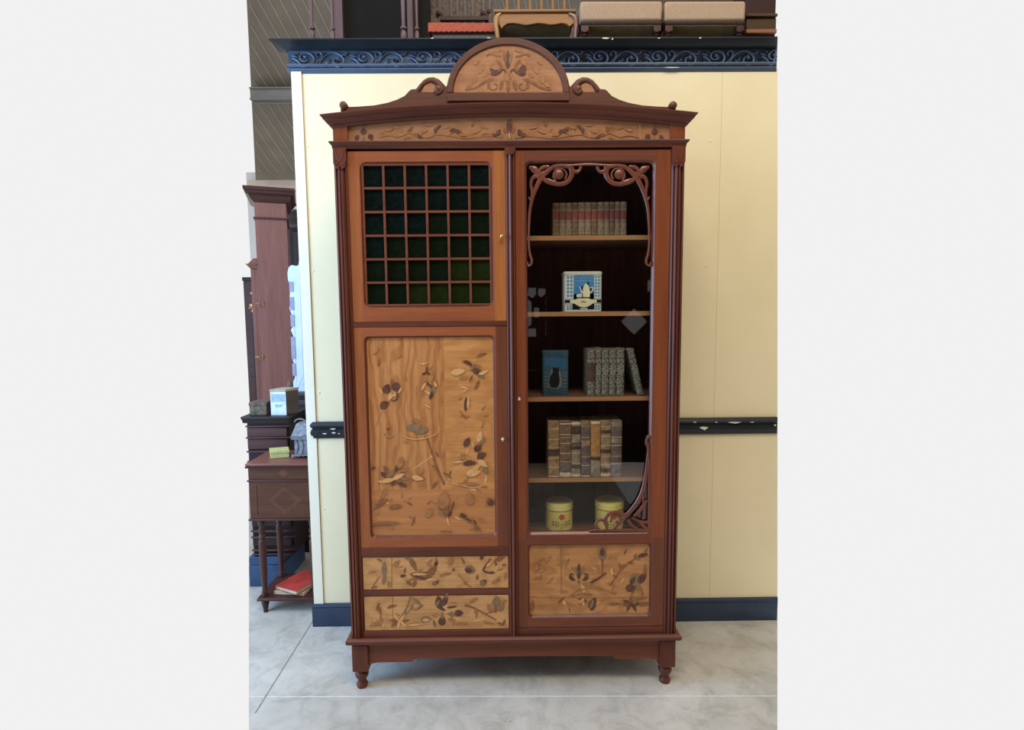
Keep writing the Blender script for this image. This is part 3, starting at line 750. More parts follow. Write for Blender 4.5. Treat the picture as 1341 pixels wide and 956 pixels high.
# --- drawers
def drawer(py1, py0, draw):
    z1, z0 = Zc(py1), Zc(py0)
    mb = MB(); mb.box(xl0+0.002, xm0-0.002, 0.003, 0.2, z0+0.001, z1-0.001, 0)
    o = mb.build('drawer', 'darkx', cab, bev=0.001)
    mb = MB(); mb.box(xl0+0.005, xm0-0.004, 0.0015, 0.0029, z0+0.003, z1-0.003, 0)
    I = Inlay(mb, 0.0015); draw(I); mb.build('marquetry_front', ['veneerD']+INL, o, merge=False)
    return o
def dr1(I):
    I.sprigs(480, 664, 729, 769, 22, 11)
    I.stem([(513, 728), (513, 750), (513, 770)], 0.6, 1)
    I.petal(554, 750, 6, 36, 11, 1, -0.12); I.petal(566, 747, 35, 16, 8, 1); I.petal(541, 739, -62, 20, 7, 1); I.petal(534, 731, -30, 12, 5, 3); I.petal(571, 738, 70, 9, 5, 0); I.petal(571, 732, 80, 5, 3, 3)
    I.petal(550, 752, 0, 22, 3, 2); I.petal(553, 757, -14, 24, 3, 0); I.petal(548, 748, 20, 14, 3, 4); I.petal(565, 759, 5, 16, 3, 2)
    I.petal(528, 754, 10, 8, 4, 0); I.petal(530, 747, 80, 8, 3, 1); I.petal(503, 745, 90, 20, 7, 3); I.petal(503, 758, 80, 16, 5, 3); I.petal(509, 765, 100, 9, 4, 4)
    I.stem([(533, 765), (539, 758), (545, 763), (541, 769)], 1.6, 1); I.petal(536, 764, -40, 12, 4, 1); I.petal(543, 762, 60, 9, 4, 1); I.petal(570, 764, 15, 9, 5, 1); I.petal(573, 762, 60, 6, 3, 0)
    I.petal(594, 746, 0, 3.5, 3.5, 0); I.petal(615.5, 746, -10, 15, 11, 3); I.petal(614, 747, -10, 11, 7, 0); I.petal(633, 763, 40, 10, 8, 0); I.petal(632, 764, 100, 8, 7, 3)
    I.petal(631, 729, 80, 9, 5, 0); I.stem([(643, 733), (636, 741), (633, 747), (640, 750), (646, 749)], 2.6, 0, 1.6); I.petal(641, 738, 50, 13, 4, 2); I.petal(641, 734, 70, 8, 3, 1)
    I.petal(655, 731, 25, 17, 6, 1); I.petal(650, 744, 60, 12, 4, 2); I.petal(660, 740, 10, 6, 3, 1); I.petal(625, 756, 80, 7, 4, 1); I.petal(644, 750, 0, 8, 3, 0)
    I.stem([(600, 752), (607, 760), (614, 768)], 1.3, 4); I.stem([(618, 769), (607, 764)], 1, 4); I.petal(650, 760, 35, 16, 4, 4); I.petal(662, 754, 80, 10, 4, 4); I.petal(490, 769, 10, 10, 3, 1)
    I.petal(590, 735, 70, 12, 6, 4); I.petal(520, 738, 60, 12, 5, 4); I.petal(582, 752, 20, 14, 4, 4)
def dr2(I):
    I.sprigs(480, 666, 781, 822, 22, 12)
    I.stem([(514, 781), (514, 800), (514, 823)], 0.6, 1)
    I.petal(575, 789, 100, 18, 11, 0); I.petal(583, 786, 75, 17, 7, 0); I.petal(577, 796, -35, 16, 5, 0); I.petal(573, 790, 60, 10, 4, 3); I.petal(579, 813, 85, 13, 10, 0); I.petal(579, 806, 90, 10, 4, 3)
    I.petal(601, 803, 0, 12, 9, 0); I.petal(592, 795, 8, 14, 3, 0); I.petal(591, 804, -25, 14, 6, 3); I.petal(586, 801, 10, 10, 4, 2); I.petal(591, 812, -20, 11, 5, 4); I.petal(585, 780, 80, 8, 4, 3)
    I.petal(558, 811, 5, 15, 8, 3); I.petal(558, 812, 5, 10, 4, 2); I.petal(546, 788, -42, 18, 4, 3)
    I.stem([(538, 780), (533, 795), (527, 806), (522, 816)], 2, 3, 2.4); I.stem([(541, 795), (535, 801), (528, 806)], 1.5, 3)
    for a in (10, 60, 120, 170, 215, 260, 320): I.petal(523+7*math.cos(math.radians(a)), 814-5*math.sin(math.radians(a)), a, 14, 3.5, 2 if a % 20 == 0 else 1)
    I.stem([(609, 792), (622, 797), (635, 804), (650, 812)], 2.2, 1, 1); I.stem([(636, 804), (646, 801), (655, 798)], 1, 1)
    I.petal(650, 788, 90, 15, 11, 3); I.petal(641, 796, 120, 12, 6, 4); I.petal(657, 796, 55, 12, 6, 3); I.petal(649, 797, 85, 12, 5, 1); I.petal(660, 788, 30, 9, 4, 4)
    I.stem([(497, 790), (493, 797), (498, 802), (498, 810), (494, 818)], 2.2, 1, 1); I.petal(497, 798, 110, 8, 4, 1); I.petal(490, 818, 20, 14, 4, 4); I.petal(498, 814, 70, 12, 6, 4)
    I.petal(628, 812, 10, 20, 4, 2); I.petal(640, 816, -10, 16, 3, 4); I.petal(605, 817, 5, 18, 3, 4); I.petal(545, 818, 5, 24, 3, 2); I.petal(660, 815, 70, 9, 3, 1); I.petal(620, 786, 30, 14, 4, 4)
d1o = drawer(727, 770.5, dr1); drawer(778.5, 824, dr2)
x, z = B(572, 738, 0); mb = MB(); mb.lathe([(0.0038, 0.0), (0.0038, -0.001), (0.0005, -0.0012)], (x, 0.0012, z+0.002), 0, 10, 'y'); mb.prism([(x-0.0014, z), (x+0.0014, z), (x+0.0022, z-0.007), (x-0.0022, z-0.007)], 0.0, 0.001); mb.build('keyhole', 'iron', d1o)

# --- right door: glass above, marquetry panel below, fretwork corners
rx0, rx1 = xm1+g, xr1-g
gz1, gz0 = BZ(770, 212.5), BZ(770, 697); gx0, gx1 = BX(691, 450), BX(852.5, 450)
pz1, pz0 = BZ(770, 714.5), BZ(770, 806); px0, px1 = BX(693.5, 760), BX(851, 760)
zsplit = (gz0+pz1)/2
gd = frame('glass_door', cab, rx0, rx1, zsplit, z_door1, gx0, gx1, gz0, gz1, 0.0, 0.024, 'stileB', 'railB', 0.018, 0.008, 'fret')
frame('lower_frame', gd, rx0, rx1, Zc(822), zsplit, px0, px1, pz0, pz1, 0.0, 0.024, 'stileC', 'railB', 0.016, 0.007)
mb = MB(); mb.box(gx0-0.004, gx1+0.004, 0.0145, 0.0155, gz0-0.004, gz1+0.004)
# a single surface so that the pane mirrors once
gl = MB(); gl.add([(gx0-0.003, 0.015, gz0-0.003), (gx1+0.003, 0.015, gz0-0.003), (gx1+0.003, 0.015, gz1+0.003), (gx0-0.003, 0.015, gz1+0.003)], [(0, 1, 2, 3)])
gl.build('glass_pane', 'glass', gd)
mb = MB(); PY = 0.011; mb.box(px0-0.004, px1+0.004, PY, PY+0.005, pz0-0.004, pz1+0.004, 0); I = Inlay(mb, PY)
I.sprigs(697, 848, 718, 803, 34, 13); I.stem([(735, 716), (735, 760), (735, 778)], 0.7, 1); I.stem([(694, 782), (770, 783), (851, 782)], 0.7, 4)
I.petal(758, 748, 90, 22, 6, 0); I.curl(750, 754, 6, -60, 0.7, 2.6, 0, -1); I.curl(766, 754, 6, 240, 0.7, 2.6, 0, 1); I.petal(749, 757, 90, 6, 5, 0); I.petal(767, 757, 90, 6, 5, 0); I.petal(758, 762, 90, 8, 4, 3); I.petal(754, 747, 110, 12, 4, 3); I.petal(763, 747, 70, 12, 4, 3)
I.petal(789, 725, 88, 19, 11, 3); I.petal(789, 723, 88, 12, 7, 0); I.stem([(789, 733), (789, 742), (789, 752)], 2.6, 1, 1.6); I.stem([(772, 764), (783, 758), (794, 750)], 2.4, 0, 2); I.petal(783, 743, 120, 12, 3, 4)
I.stem([(799, 767), (807, 755), (816, 744), (828, 734), (848, 727)], 1.5, 1, 1); I.petal(812, 742, 110, 9, 4, 1); I.petal(818, 741, 30, 9, 3.5, 1); I.petal(806, 755, 150, 8, 3, 1); I.petal(826, 737, -10, 9, 3, 1)
I.petal(842, 727, 15, 14, 5, 0); I.petal(836, 732, -30, 8, 3, 3); I.petal(846, 721, 60, 9, 4, 3); I.petal(832, 728, 60, 7, 3, 1)
I.petal(834, 759, 20, 22, 15, 3); I.petal(826, 770, 5, 14, 10, 0); I.petal(841, 757, 50, 18, 9, 0); I.petal(829, 760, 60, 12, 6, 0); I.petal(836, 768, 100, 10, 6, 3); I.stem([(840, 770), (842, 780)], 1.2, 1)
I.stem([(744, 782), (754, 775), (772, 770), (790, 772), (806, 779)], 1.6, 4, 1); I.stem([(748, 781), (762, 778), (776, 779)], 1, 1); I.curl(806, 774, 6, 90, 0.7, 1.3, 4); I.petal(770, 765, 0, 16, 4, 4)
I.petal(777, 791, 70, 18, 10, 0, 0.06); I.petal(775, 791, 72, 14, 4, 3); I.petal(697, 794, 82, 15, 6, 1); I.petal(805, 791, 5, 16, 3, 1)
for a in (0, 40, 95, 150, 185, 240, 300): I.petal(827+7*math.cos(math.radians(a)), 791-5*math.sin(math.radians(a)), a, 13, 4, (0, 3, 1)[int(a) % 3])
I.petal(843, 791, 5, 14, 5, 1); I.stem([(835, 786), (847, 783)], 1, 1)
I.petal(702, 744, 80, 14, 6, 4); I.petal(710, 747, 20, 12, 4, 4); I.curl(710, 738, 8, 40, 0.6, 2, 4); I.petal(718, 732, 50, 12, 4, 4); I.petal(705, 757, 10, 14, 3, 4)
I.petal(845, 746, 85, 16, 4, 1); I.petal(801, 748, 100, 11, 3, 2); I.petal(815, 760, 60, 10, 3, 2)
mb.build('marquetry_panel', ['veneerR']+INL, gd, merge=False)
# fretwork: points given as pixels on the door plane
FY = 0.004
def fr(mb, pts, w, t=0.0045, dx=None): mb.stroke([B(*p, FY) for p in pts], [q*0.00305 for q in w], FY, t, 0, 8, 6)
def fcurl(mb, x, y, r, a0, turns, w, sgn=1, r1=0.25):
    pts = []
    for k in range(12):
        u = k/11; a = math.radians(a0+sgn*360*turns*u); q = r*(1-(1-r1)*u); pts.append((x+q*math.cos(a), y-q*math.sin(a)))
    fr(mb, pts, w)
def top_corner(mir):
    mb = MB(); f = (lambda x: x) if not mir else (lambda x: 1542.8-x)
    def F(pts, w): fr(mb, [(f(x), y) for x, y in pts], w)
    F([(724, 219), (715, 226), (706, 238), (699, 254), (694.5, 272), (693, 290), (692.5, 310), (693, 325), (694.5, 335)], [2.6, 3.2, 3.0, 2.4, 2.0, 1.6, 1.3, 1.3, 1.6])
    F([(693.5, 333), (696, 339), (696, 345), (692, 348), (691, 343)], [1.6, 1.6, 1.4, 1.2, 0.8])
    F([(748, 218.5), (749, 228), (744, 237), (735, 241), (724, 240), (715, 236.5), (708, 231)], [3.6, 3.2, 3.0, 2.8, 2.6, 2.8, 2.2])     # big loop
    F([(724, 219), (735, 217), (748, 218.5)], [3.0, 2.4, 3.4])
    F([(716, 235), (727, 238), (725, 231), (726, 225)], [2, 1.5, 1.6, 1.2])
    for (x, y, r) in ((732, 228.5, 6.0),):
        cx, cz = B(f(x), y, FY); mb.lathe([(r*0.00305, 0.003), (r*0.00305, -0.002), (r*0.0022, -0.0052), (0.0004, -0.006)], (cx, FY, cz), 0, 16, 'y')
    F([(726, 224), (731, 221), (738, 222), (742, 228), (740, 235)], [1.2, 1, 1, 1.2, 1.4])
    F([(748, 221), (753, 225), (758, 224), (761, 218)], [2.8, 2.2, 1.8, 2.0])
    F([(741, 217), (765, 215.5), (771.4, 215.3)], [1.4, 1.5, 1.5])
    # corner flower
    F([(693, 219), (700, 222), (705, 229)], [1.6, 4.6, 2.2]); F([(706, 231), (699, 232), (695.5, 240), (697, 251), (696, 259)], [3.2, 2.4, 2.0, 1.8, 1.0])
    F([(706, 231), (707, 223), (712, 219), (719, 218)], [2.8, 2.2, 2.6, 1.4]); F([(692.5, 258), (695, 262)], [1.2, 1.6])
    F([(707, 230), (713, 226)], [2, 2.4])
    return mb.build('fretwork', 'fret', gd)
top_corner(False); top_corner(True)
mb = MB()
def F(pts, w): fr(mb, pts, w)
F([(848, 573), (846, 580), (849, 588), (848, 602), (846, 622), (842, 642), (835, 657), (825, 670), (812, 684), (803, 694)], [1.8, 1.4, 1.6, 2.0, 2.6, 3.0, 3.0, 2.8, 2.4, 2.2])
F([(851.5, 573), (848.5, 572), (847, 578), (850, 584)], [1.2, 1.6, 1.4, 1])
F([(783, 693), (780, 686), (786, 681), (793, 684), (795, 692)], [1.6, 1.8, 2.0, 2.2, 2.2])
F([(795, 690), (793, 680), (798, 673), (807, 671), (816, 674), (824, 671)], [2.2, 2.8, 2.8, 2.6, 2.2, 1.6]); fcurl(mb, 808, 681, 8, 200, 0.9, [1.4, 2.0, 2.2, 1.2], -1, 0.3)
F([(772, 695), (790, 694.6), (820, 694.6), (850, 694.6)], [0.8, 2.0, 2.4, 2.4]); F([(850, 694), (850, 670), (850, 655), (850, 600)], [2.2, 1.8, 1.6, 1.2])
F([(828, 678), (836, 682), (846, 684), (850, 682)], [2, 1.8, 2.2, 1.4]); F([(830, 676), (838, 668), (847, 655)], [2, 2.4, 2]); F([(842, 650), (843, 668), (842, 680)], [1.6, 1.6, 1.2]); F([(822, 680), (828, 688), (836, 693)], [2, 2.4, 1.6]); F([(838, 682), (842, 688), (848, 693)], [2.2, 2.8, 1.6])
mb.build('fretwork', 'fret', gd)
# key
x, z = B(680, 521); mb = MB(); mb.lathe([(0.0035, 0.0), (0.0035, -0.002), (0.0005, -0.0025)], (x, 0, z), 0, 10, 'y'); mb.tube([(x, -0.002, z), (x, -0.016, z)], 0.0016); mb.lathe([(0.001, -0.001), (0.005, -0.001), (0.005, 0.001), (0.001, 0.001)], (x, -0.018, z-0.003), 0, 12, 'y'); mb.build('key', 'silver', gd)

# --- waist moulding, frieze, cornice
mb = MB()
hz = z_waist1-z_waist0
moulding(mb, XA, XZ, -0.004, DB, [(0.012, z_waist1), (0.014, z_waist1-hz*0.15), (0.010, z_waist1-hz*0.35), (0.004, z_waist1-hz*0.6), (0.003, z_waist0), ])
mb.build('waist_moulding', 'darkx', cab)
zce = (BZ(424, 150, -0.036)+BZ(908, 146.5, -0.036))/2; zcm = BZ(668, 133.5, -0.036); zcb = (BZ(440, 168, 0)+BZ(895, 165, 0))/2      # top of the cornice at ends and middle
def arch(u):
    s = abs(u-0.5)*2
    return (zcm-zce)*(1-s**1.9)
hk = zce-zcb; zfr = zcb
for a, b in ((XA, XA+0.056), (XZ-0.056, XZ)):
    mb = MB(); mb.box(a, b, 0.0, 0.04, z_waist1, zfr+0.012); mb.build('frieze_block', 'stileB', cab, bev=0.001)
mb = MB(); fx0, fx1 = XA+0.056, XZ-0.056
n = 24; top = [(fx0+(fx1-fx0)*k/n, zfr+arch(0.04+0.92*k/n)+0.012) for k in range(n+1)]
mb.prism([(fx0, z_waist1), (fx1, z_waist1)]+top[::-1], 0.010, 0.03)
I = Inlay(mb, 0.010)
def frz(f):
    def P(x, y, a, l, w, m, b=0): I.petal(f(x), y, a if f(1) == 1 else 180-a, l, w, m, b if f(1) == 1 else -b)
    def St(p, w, m, w1=None): I.stem([(f(x), y) for x, y in p], w, m, w1)
    P(476, 172, 90, 9, 8, 0); P(467.5, 180, 60, 8, 6, 0); P(485.5, 179.5, -60, 9, 7, 0); P(476, 181, 90, 6, 3, 3); P(476, 165, 90, 5, 3, 3)
    St([(496, 180), (510, 177), (522, 179), (535, 174), (545, 178), (560, 180), (572, 176), (590, 178), (610, 181), (640, 178), (655, 180)], 1.6, 4, 1)
    P(538, 169, 70, 8, 4, 1); P(545, 176, 0, 8, 4, 1); P(550, 179, -30, 9, 4, 0); P(533, 180, 10, 9, 3, 4); P(574, 167, 45, 10, 4, 0); P(570, 171, 100, 8, 4, 0)
    P(594, 171, 0, 11, 6, 0); P(600, 173, -60, 8, 5, 0); P(588, 175, 30, 9, 3, 4); P(584, 167, 10, 12, 3, 4); P(619, 163, 60, 7, 3, 1); P(624, 172, 20, 13, 4, 4); P(635, 167, -15, 12, 3, 4)
    P(510, 170, 15, 12, 4, 4); P(520, 167, -20, 10, 3, 4); P(556, 172, 20, 10, 3, 4); P(606, 177, -10, 12, 3, 4); P(562, 164, 0, 10, 2.5, 4)
    P(653, 173, 60, 9, 6, 0); P(648, 177, -20, 8, 4, 0); P(657, 178, 80, 7, 3, 3)
I.sprigs(490, 660, 166, 184, 16, 14, (4, 4, 1)); I.sprigs(674, 835, 164, 182, 16, 15, (4, 4, 1)); frz(lambda x: x); frz(lambda x: 1333.5-x)
I.petal(667, 165, 90, 20, 8, 0); I.petal(667, 180, 90, 10, 5, 3); I.petal(667, 177, 90, 10, 1.5, 2); I.petal(661, 170, 110, 9, 3, 1); I.petal(673, 170, 70, 9, 3, 1)
I.stem([(838, 163), (838, 175), (838, 185)], 0.8, 2)
mb.build('frieze_panel', ['veneerF']+INL, cab, merge=False)
mb = MB()
moulding(mb, XA, XZ, 0.0, DB, [(o_*0.55, zce-q_*hk/0.068) for o_, q_ in ((0.066, 0), (0.066, 0.007), (0.060, 0.010), (0.052, 0.018), (0.050, 0.026), (0.040, 0.028), (0.036, 0.032), (0.028, 0.044), (0.024, 0.052), (0.012, 0.054), (0.010, 0.060), (0.0, 0.068))], arch, 28)
mb.build('cornice', 'darkx', cab)
# --- crest
cy_ = -0.005
def cb(x, y): return B(x, y, cy_)
def sym(x): return 1331-x
left = [(446, 139), (446.5, 135.5), (449, 133.2), (452.5, 133.8), (454.5, 137), (457, 140), (470, 139.5), (490, 138), (508, 134.5), (520, 130.5), (530, 125.5), (535, 120), (538, 117.2), (545, 116.5), (549, 111), (555, 104.5), (561, 101.5), (568, 101), (575, 104), (580, 109), (584, 113.5)]
dome = [(665.5-81*math.cos(math.radians(a)), 122-73*math.sin(math.radians(a))) for a in range(8, 91, 6)]
half = left+dome
poly = half+[(sym(x), y) for x, y in half[::-1][1:]]
base = [(sym(446), 150), (446, 150)]
P2 = [cb(*p) for p in poly]+[cb(884, 152)]
zlow = zce-0.005
def topz(x): u = (x-(XA-0.036))/(2*HW+0.072); return zce+arch(min(max(u, 0), 1))-0.006
low = []
xs_l = cb(446, 139)[0]; xs_r = cb(885, 139)[0]
for k in range(25):
    x = xs_r+(xs_l-xs_r)*k/24; low.append((x, topz(x)))
mb = MB(); mb.prism([cb(*p) for p in poly]+low, cy_, cy_+0.024, 0)
for f in (lambda x: x, sym):
    arc = [(f(548+0), 118.5), (f(552), 112), (f(558), 106.5), (f(565), 104.5), (f(572), 107), (f(577), 113), (f(578), 118), (f(573), 121), (f(569), 118)]
    mb.stroke([B(*p, cy_-0.002) for p in arc], [0.004, 0.007, 0.009, 0.009, 0.009, 0.008, 0.008, 0.009, 0.006], cy_-0.001, 0.006, 0, 8, 5)
    cx, cz = B(f(574), 116.5, cy_); mb.ball((cx, cy_-0.002, cz), 0.014, 0, 12, 0.5)
    cx, cz = B(f(450), 138.5, cy_); mb.lathe([(0.015, 0.01), (0.015, -0.006), (0.010, -0.010), (0.0005, -0.0115)], (cx, cy_, cz), 0, 16, 'y')
def ell(r1, r2, a0=0, a1=180, n=28): return [B(665.5-r1*math.cos(math.radians(a0+(a1-a0)*k/n)), 121.5-r2*math.sin(math.radians(a0+(a1-a0)*k/n)), cy_) for k in range(n+1)]
o_, i_ = ell(80.5, 72.3), ell(71.5, 61.5)
n = len(o_)
vs = [(x, cy_, z) for x, z in o_]+[(x, cy_-0.008, z) for x, z in ell(79, 70.8)]+[(x, cy_-0.008, z) for x, z in ell(73, 63)]+[(x, cy_, z) for x, z in i_]
fs = [(r*n+k, r*n+k+1, (r+1)*n+k+1, (r+1)*n+k) for r in range(3) for k in range(n-1)]
mb.add(vs, fs, 0)
x0, z0 = B(586, 133, cy_); x1, z1 = B(745, 122, cy_)
mb.box(x0, x1, cy_-0.008, cy_, z0-0.0, z1, 0)
cr = mb.build('crest', 'crest', cab, merge=False)
mb = MB(); mb.prism(i_, cy_-0.0015, cy_+0.001, 0); I = Inlay(mb, cy_-0.0018)
I.petal(665, 78, 90, 26, 7, 0); I.petal(669, 75, 80, 18, 4, 3); I.petal(661, 74, 100, 18, 5, 1)
for s_, f in ((1, lambda x: x), (-1, lambda x: 1331-x)):
    def P(x, y, a, l, w, m, b=0): I.petal(f(x), y, a if s_ == 1 else 180-a, l, w, m, b*s_)
    def St(p, w, m, w1=None): I.stem([(f(x), y) for x, y in p], w, m, w1)
    P(650, 95, 15, 17, 8, 0); P(655, 90, 60, 9, 4, 1); P(645, 92, -30, 9, 4, 0); St([(657, 91), (661, 92), (663, 97)], 2.4, 0)
    St([(637, 73), (643, 70.5), (650, 73), (656, 74)], 3, 1, 2); P(654, 83, -50, 12, 4, 1); P(646, 81, 50, 14, 5, 4); St([(609, 117.5), (622, 115), (632, 109), (642, 104)], 2.4, 1, 3.6)
    I.curl(f(647), 112, 9, 100 if s_ == 1 else 80, 1.0, 1.8, 1, s_); P(640, 112, 80, 9, 4, 1); P(621, 103, 80, 13, 7, 4); P(630, 90, 60, 16, 6, 4); P(615, 111, 30, 10, 5, 4); P(657, 110, 75, 18, 5, 1); P(661, 100, 60, 14, 4, 4); P(636, 98, 40, 10, 4, 4)
    P(624, 82, 30, 10, 4, 4); P(652, 66, 10, 12, 4, 4)
P_ = I.petal; P_(684, 91, 70, 14, 9, 0); P_(665.5, 112, 90, 16, 5, 1); P_(664, 100, 90, 14, 6, 4)
mb.build('marquetry_lunette', ['veneerF']+INL, cr, merge=False)
for f in (lambda x: x, sym):
    mb = MB(); mb.prism([B(f(x), y, cy_) for x, y in ((552, 121), (556, 112), (564, 108), (570, 112), (570, 121))], cy_-0.001, cy_+0.001); mb.build('scroll_inlay', 'veneerF', cr)

# --- base
mb = MB(); hb = z_base1-z_base0
moulding(mb, XA, XZ, -0.006, DB, [(0.002, z_base1), (0.008, BZ(668, 834, -0.014)), (0.016, BZ(668, 836.8, -0.022)), (0.019, BZ(668, 838, -0.025)), (0.019, BZ(668, 841, -0.025)), (0.014, BZ(668, 842, -0.02)-0.001)])
mb.build('base_moulding', 'darkx', cab)
pw = 0.066
for x0 in (XA, XZ-pw):
    for y0 in (-0.006, DB-0.07):
        mb = MB(); mb.box(x0, x0+pw, y0, y0+0.06, z_post, z_base0); mb.build('corner_post', 'dark', cab, bev=0.0015)
        mb = MB(); H = z_post
        mb.lathe([(0.020, 0.0), (0.023, 0.006), (0.024, 0.014), (0.019, 0.022), (0.017, H*0.36), (0.021, H*0.48), (0.027, H*0.62), (0.029, H*0.74), (0.026, H*0.84), (0.020, H*0.9), (0.026, H*0.93), (0.028, H)], (x0+pw/2-0.002, y0+0.03, 0), 0, 20)
        mb.build('foot', 'dark', cab)
mb = MB(); ax0, ax1 = XA+pw, XZ-pw
za = BZ(668, 861.5); zl = BZ(520, 868.5); 
sh = [(0, -0.012), (0.015, -0.004), (0.04, 0.0), (0.17, 0.0), (0.182, 0.001), (0.192, 0.012), (0.21, 0.014)]
pts = [(ax0, z_base0)]+[(ax0+a, zl+b*1.0) for a, b in sh]
pts += [((ax0+ax1)/2, za+0.002)]
pts += [(ax1-a, zl+b*1.0) for a, b in sh[::-1]]+[(ax1, z_base0)]
mb.prism(pts, 0.006, 0.026); mb.build('apron', 'railB', cab, bev=0.001)
# ============================================================ THINGS IN THE CABINET
def leather(name, c1, c2, sc=70): return mottled(name, c1, c2, sc, 0.6, 0.3, 6, 0.1)
M['calf'] = leather('worn_calf_leather', (118, 102, 86), (170, 154, 134), 110)
M['calf2'] = leather('worn_brown_calf', (96, 74, 54), (146, 124, 98), 110)
M['redlabel'] = leather('faded_red_label', (136, 76, 72), (166, 104, 98), 90)
M['pages'] = mottled('aged_paper', (150, 130, 100), (182, 164, 130), 50, 0.8)
M['gilt'] = mottled('faded_gilt', (176, 150, 112), (204, 180, 144), 80, 0.5)
M['marbled'] = mottled('patterned_grey_cloth', (44, 42, 34), (150, 146, 130), 170, 0.6, 0.3, 3, 0.1, lo=0.42, hi=0.58)
M['old1'] = leather('tan_leather_spine', (122, 96, 68), (166, 136, 102), 60)
M['old2'] = leather('brown_leather_spine', (98, 76, 60), (132, 106, 86), 60)
M['old3'] = leather('torn_grey_leather', (112, 100, 84), (156, 142, 120), 50)
M['old4'] = leather('orange_tan_leather', (150, 104, 58), (182, 136, 82), 60)
M['old5'] = leather('grey_brown_leather', (84, 72, 66), (116, 102, 94), 60)
M['olddark'] = leather('dark_spine_label', (62, 46, 38), (92, 72, 58), 60)
M['oldpale'] = leather('bared_pale_board', (196, 178, 150), (226, 212, 188), 60)

def book(loc, w, h, d, mats, label, group, bands, rot=0.0, cat='book', name='book', lift=0.0022):
    """spine towards the viewer; mats: cover, pages, band...; bands: (z0, z1, mat, relief)"""
    t = thing(name, label, cat, loc, group); t['_built_local'] = 1
    mb = MB(); hw = w/2
    def spine_poly(e=0.0, x=1.0):
        return [(hw*x*math.cos(a), -0.006*math.sin(a)*1.0-e) for a in [PI*k/8 for k in range(9)]]
    outer = [(hw, d)]+spine_poly()+[(-hw, d)]
    inner = [(-hw+0.0018, d), (-hw+0.0018, 0.001), (hw-0.0018, 0.001), (hw-0.0018, d)]
    mb.prismz(outer+inner, 0, h, 0)
    for z0, z1, mi, rel in bands:
        mb.prismz(spine_poly(rel)+spine_poly(-0.001, 0.995)[::-1], z0*h, z1*h, mi)
    c = mb.build('cover', mats, t)
    mb = MB(); mb.box(-hw+0.0019, hw-0.0019, 0.002, d-0.003, 0.003, h-0.003); mb.build('pages', 'pages', t)
    if rot: t.rotation_euler = (0, rot, 0)
    del t['_built_local']
    return t
ORD = ['leftmost', 'second from the left', 'third from the left', 'fourth from the left', 'fifth from the left', 'sixth from the left', 'sixth from the right', 'fifth from the right', 'fourth from the right', 'third from the right', 'second from the right', 'rightmost']
# top shelf: twelve
ys = 0.115
sz = SHZ[0]
edges = [723.5, 732.7, 740.7, 748.7, 757, 766, 774.2, 782.4, 791, 798, 805, 812.2, 820.5]
tops = [266, 266, 266, 265.5, 265.3, 265.2, 265.2, 265, 264.8, 264.8, 264.6, 264.6]
for i in range(12):
    x0 = BX(edges[i], 290, ys); x1 = BX(edges[i+1], 290, ys); h = BZ(edges[i], tops[i], ys)-sz
    mt = ['calf' if i % 3 else 'calf2', 'redlabel', 'gilt']
    bands = [(0.50, 0.76, 1, 0.0008), (0.765, 0.78, 2, 0.0010), (0.48, 0.495, 2, 0.001), (0.10, 0.115, 2, 0.001), (0.955, 0.97, 2, 0.001)]
    if i in (4, 5): bands.append((0.12, 0.14, 2, 0.001))
    book(((x0+x1)/2, ys, sz+0.0003), (x1-x0)-0.0006, h, 0.11, mt, 'small brown book with red label on the top shelf, %s of twelve' % ORD[i], 'red-labelled books on the top shelf', bands)
# third shelf: six grey patterned, last leaning
sz = SHZ[2]; ys = 0.075
ed = [769, 779.7, 787.6, 797.5, 807, 817.7]
tp = [456.5, 455.5, 456.5, 456.5, 456]
nm = ['leftmost and widest', 'second from the left', 'middle', 'fourth from the left', 'last upright']
for i in range(5):
    x0 = BX(ed[i], 490, ys); x1 = BX(ed[i+1], 490, ys); h = BZ(ed[i], tp[i], ys)-sz
    book(((x0+x1)/2, ys, sz+0.0003), (x1-x0)-0.0016, h, 0.13, ['marbled', 'olddark', 'old3'], ('grey patterned book, %s of the five upright on the third shelf' % nm[i]) if i < 4 else 'grey patterned upright book that the leaning one rests beside', 'grey patterned books on the third shelf',
         [(0.78, 0.79, 1, 0.0012), (0.17, 0.18, 1, 0.0012), (0.95, 0.965, 2, 0.0012), (0.02, 0.035, 2, 0.0012)] + ([(0.3, 0.7, 1, 0.0004)] if i == 0 else []))
xb = BX(839, 517, ys); xt = BX(825, 457, ys); zt = BZ(825, 457, ys)
ang = math.atan2(xt-xb, zt-sz); hh = math.hypot(xt-xb, zt-sz)
book((xb, ys, sz+0.0042), 0.0265, hh-0.005, 0.13, ['marbled', 'olddark', 'old3'], 'grey patterned book leaning left at the right end of its row', 'grey patterned books on the third shelf', [(0.78, 0.79, 1, 0.0012), (0.17, 0.18, 1, 0.0012), (0.95, 0.965, 2, 0.0012)], rot=ang)
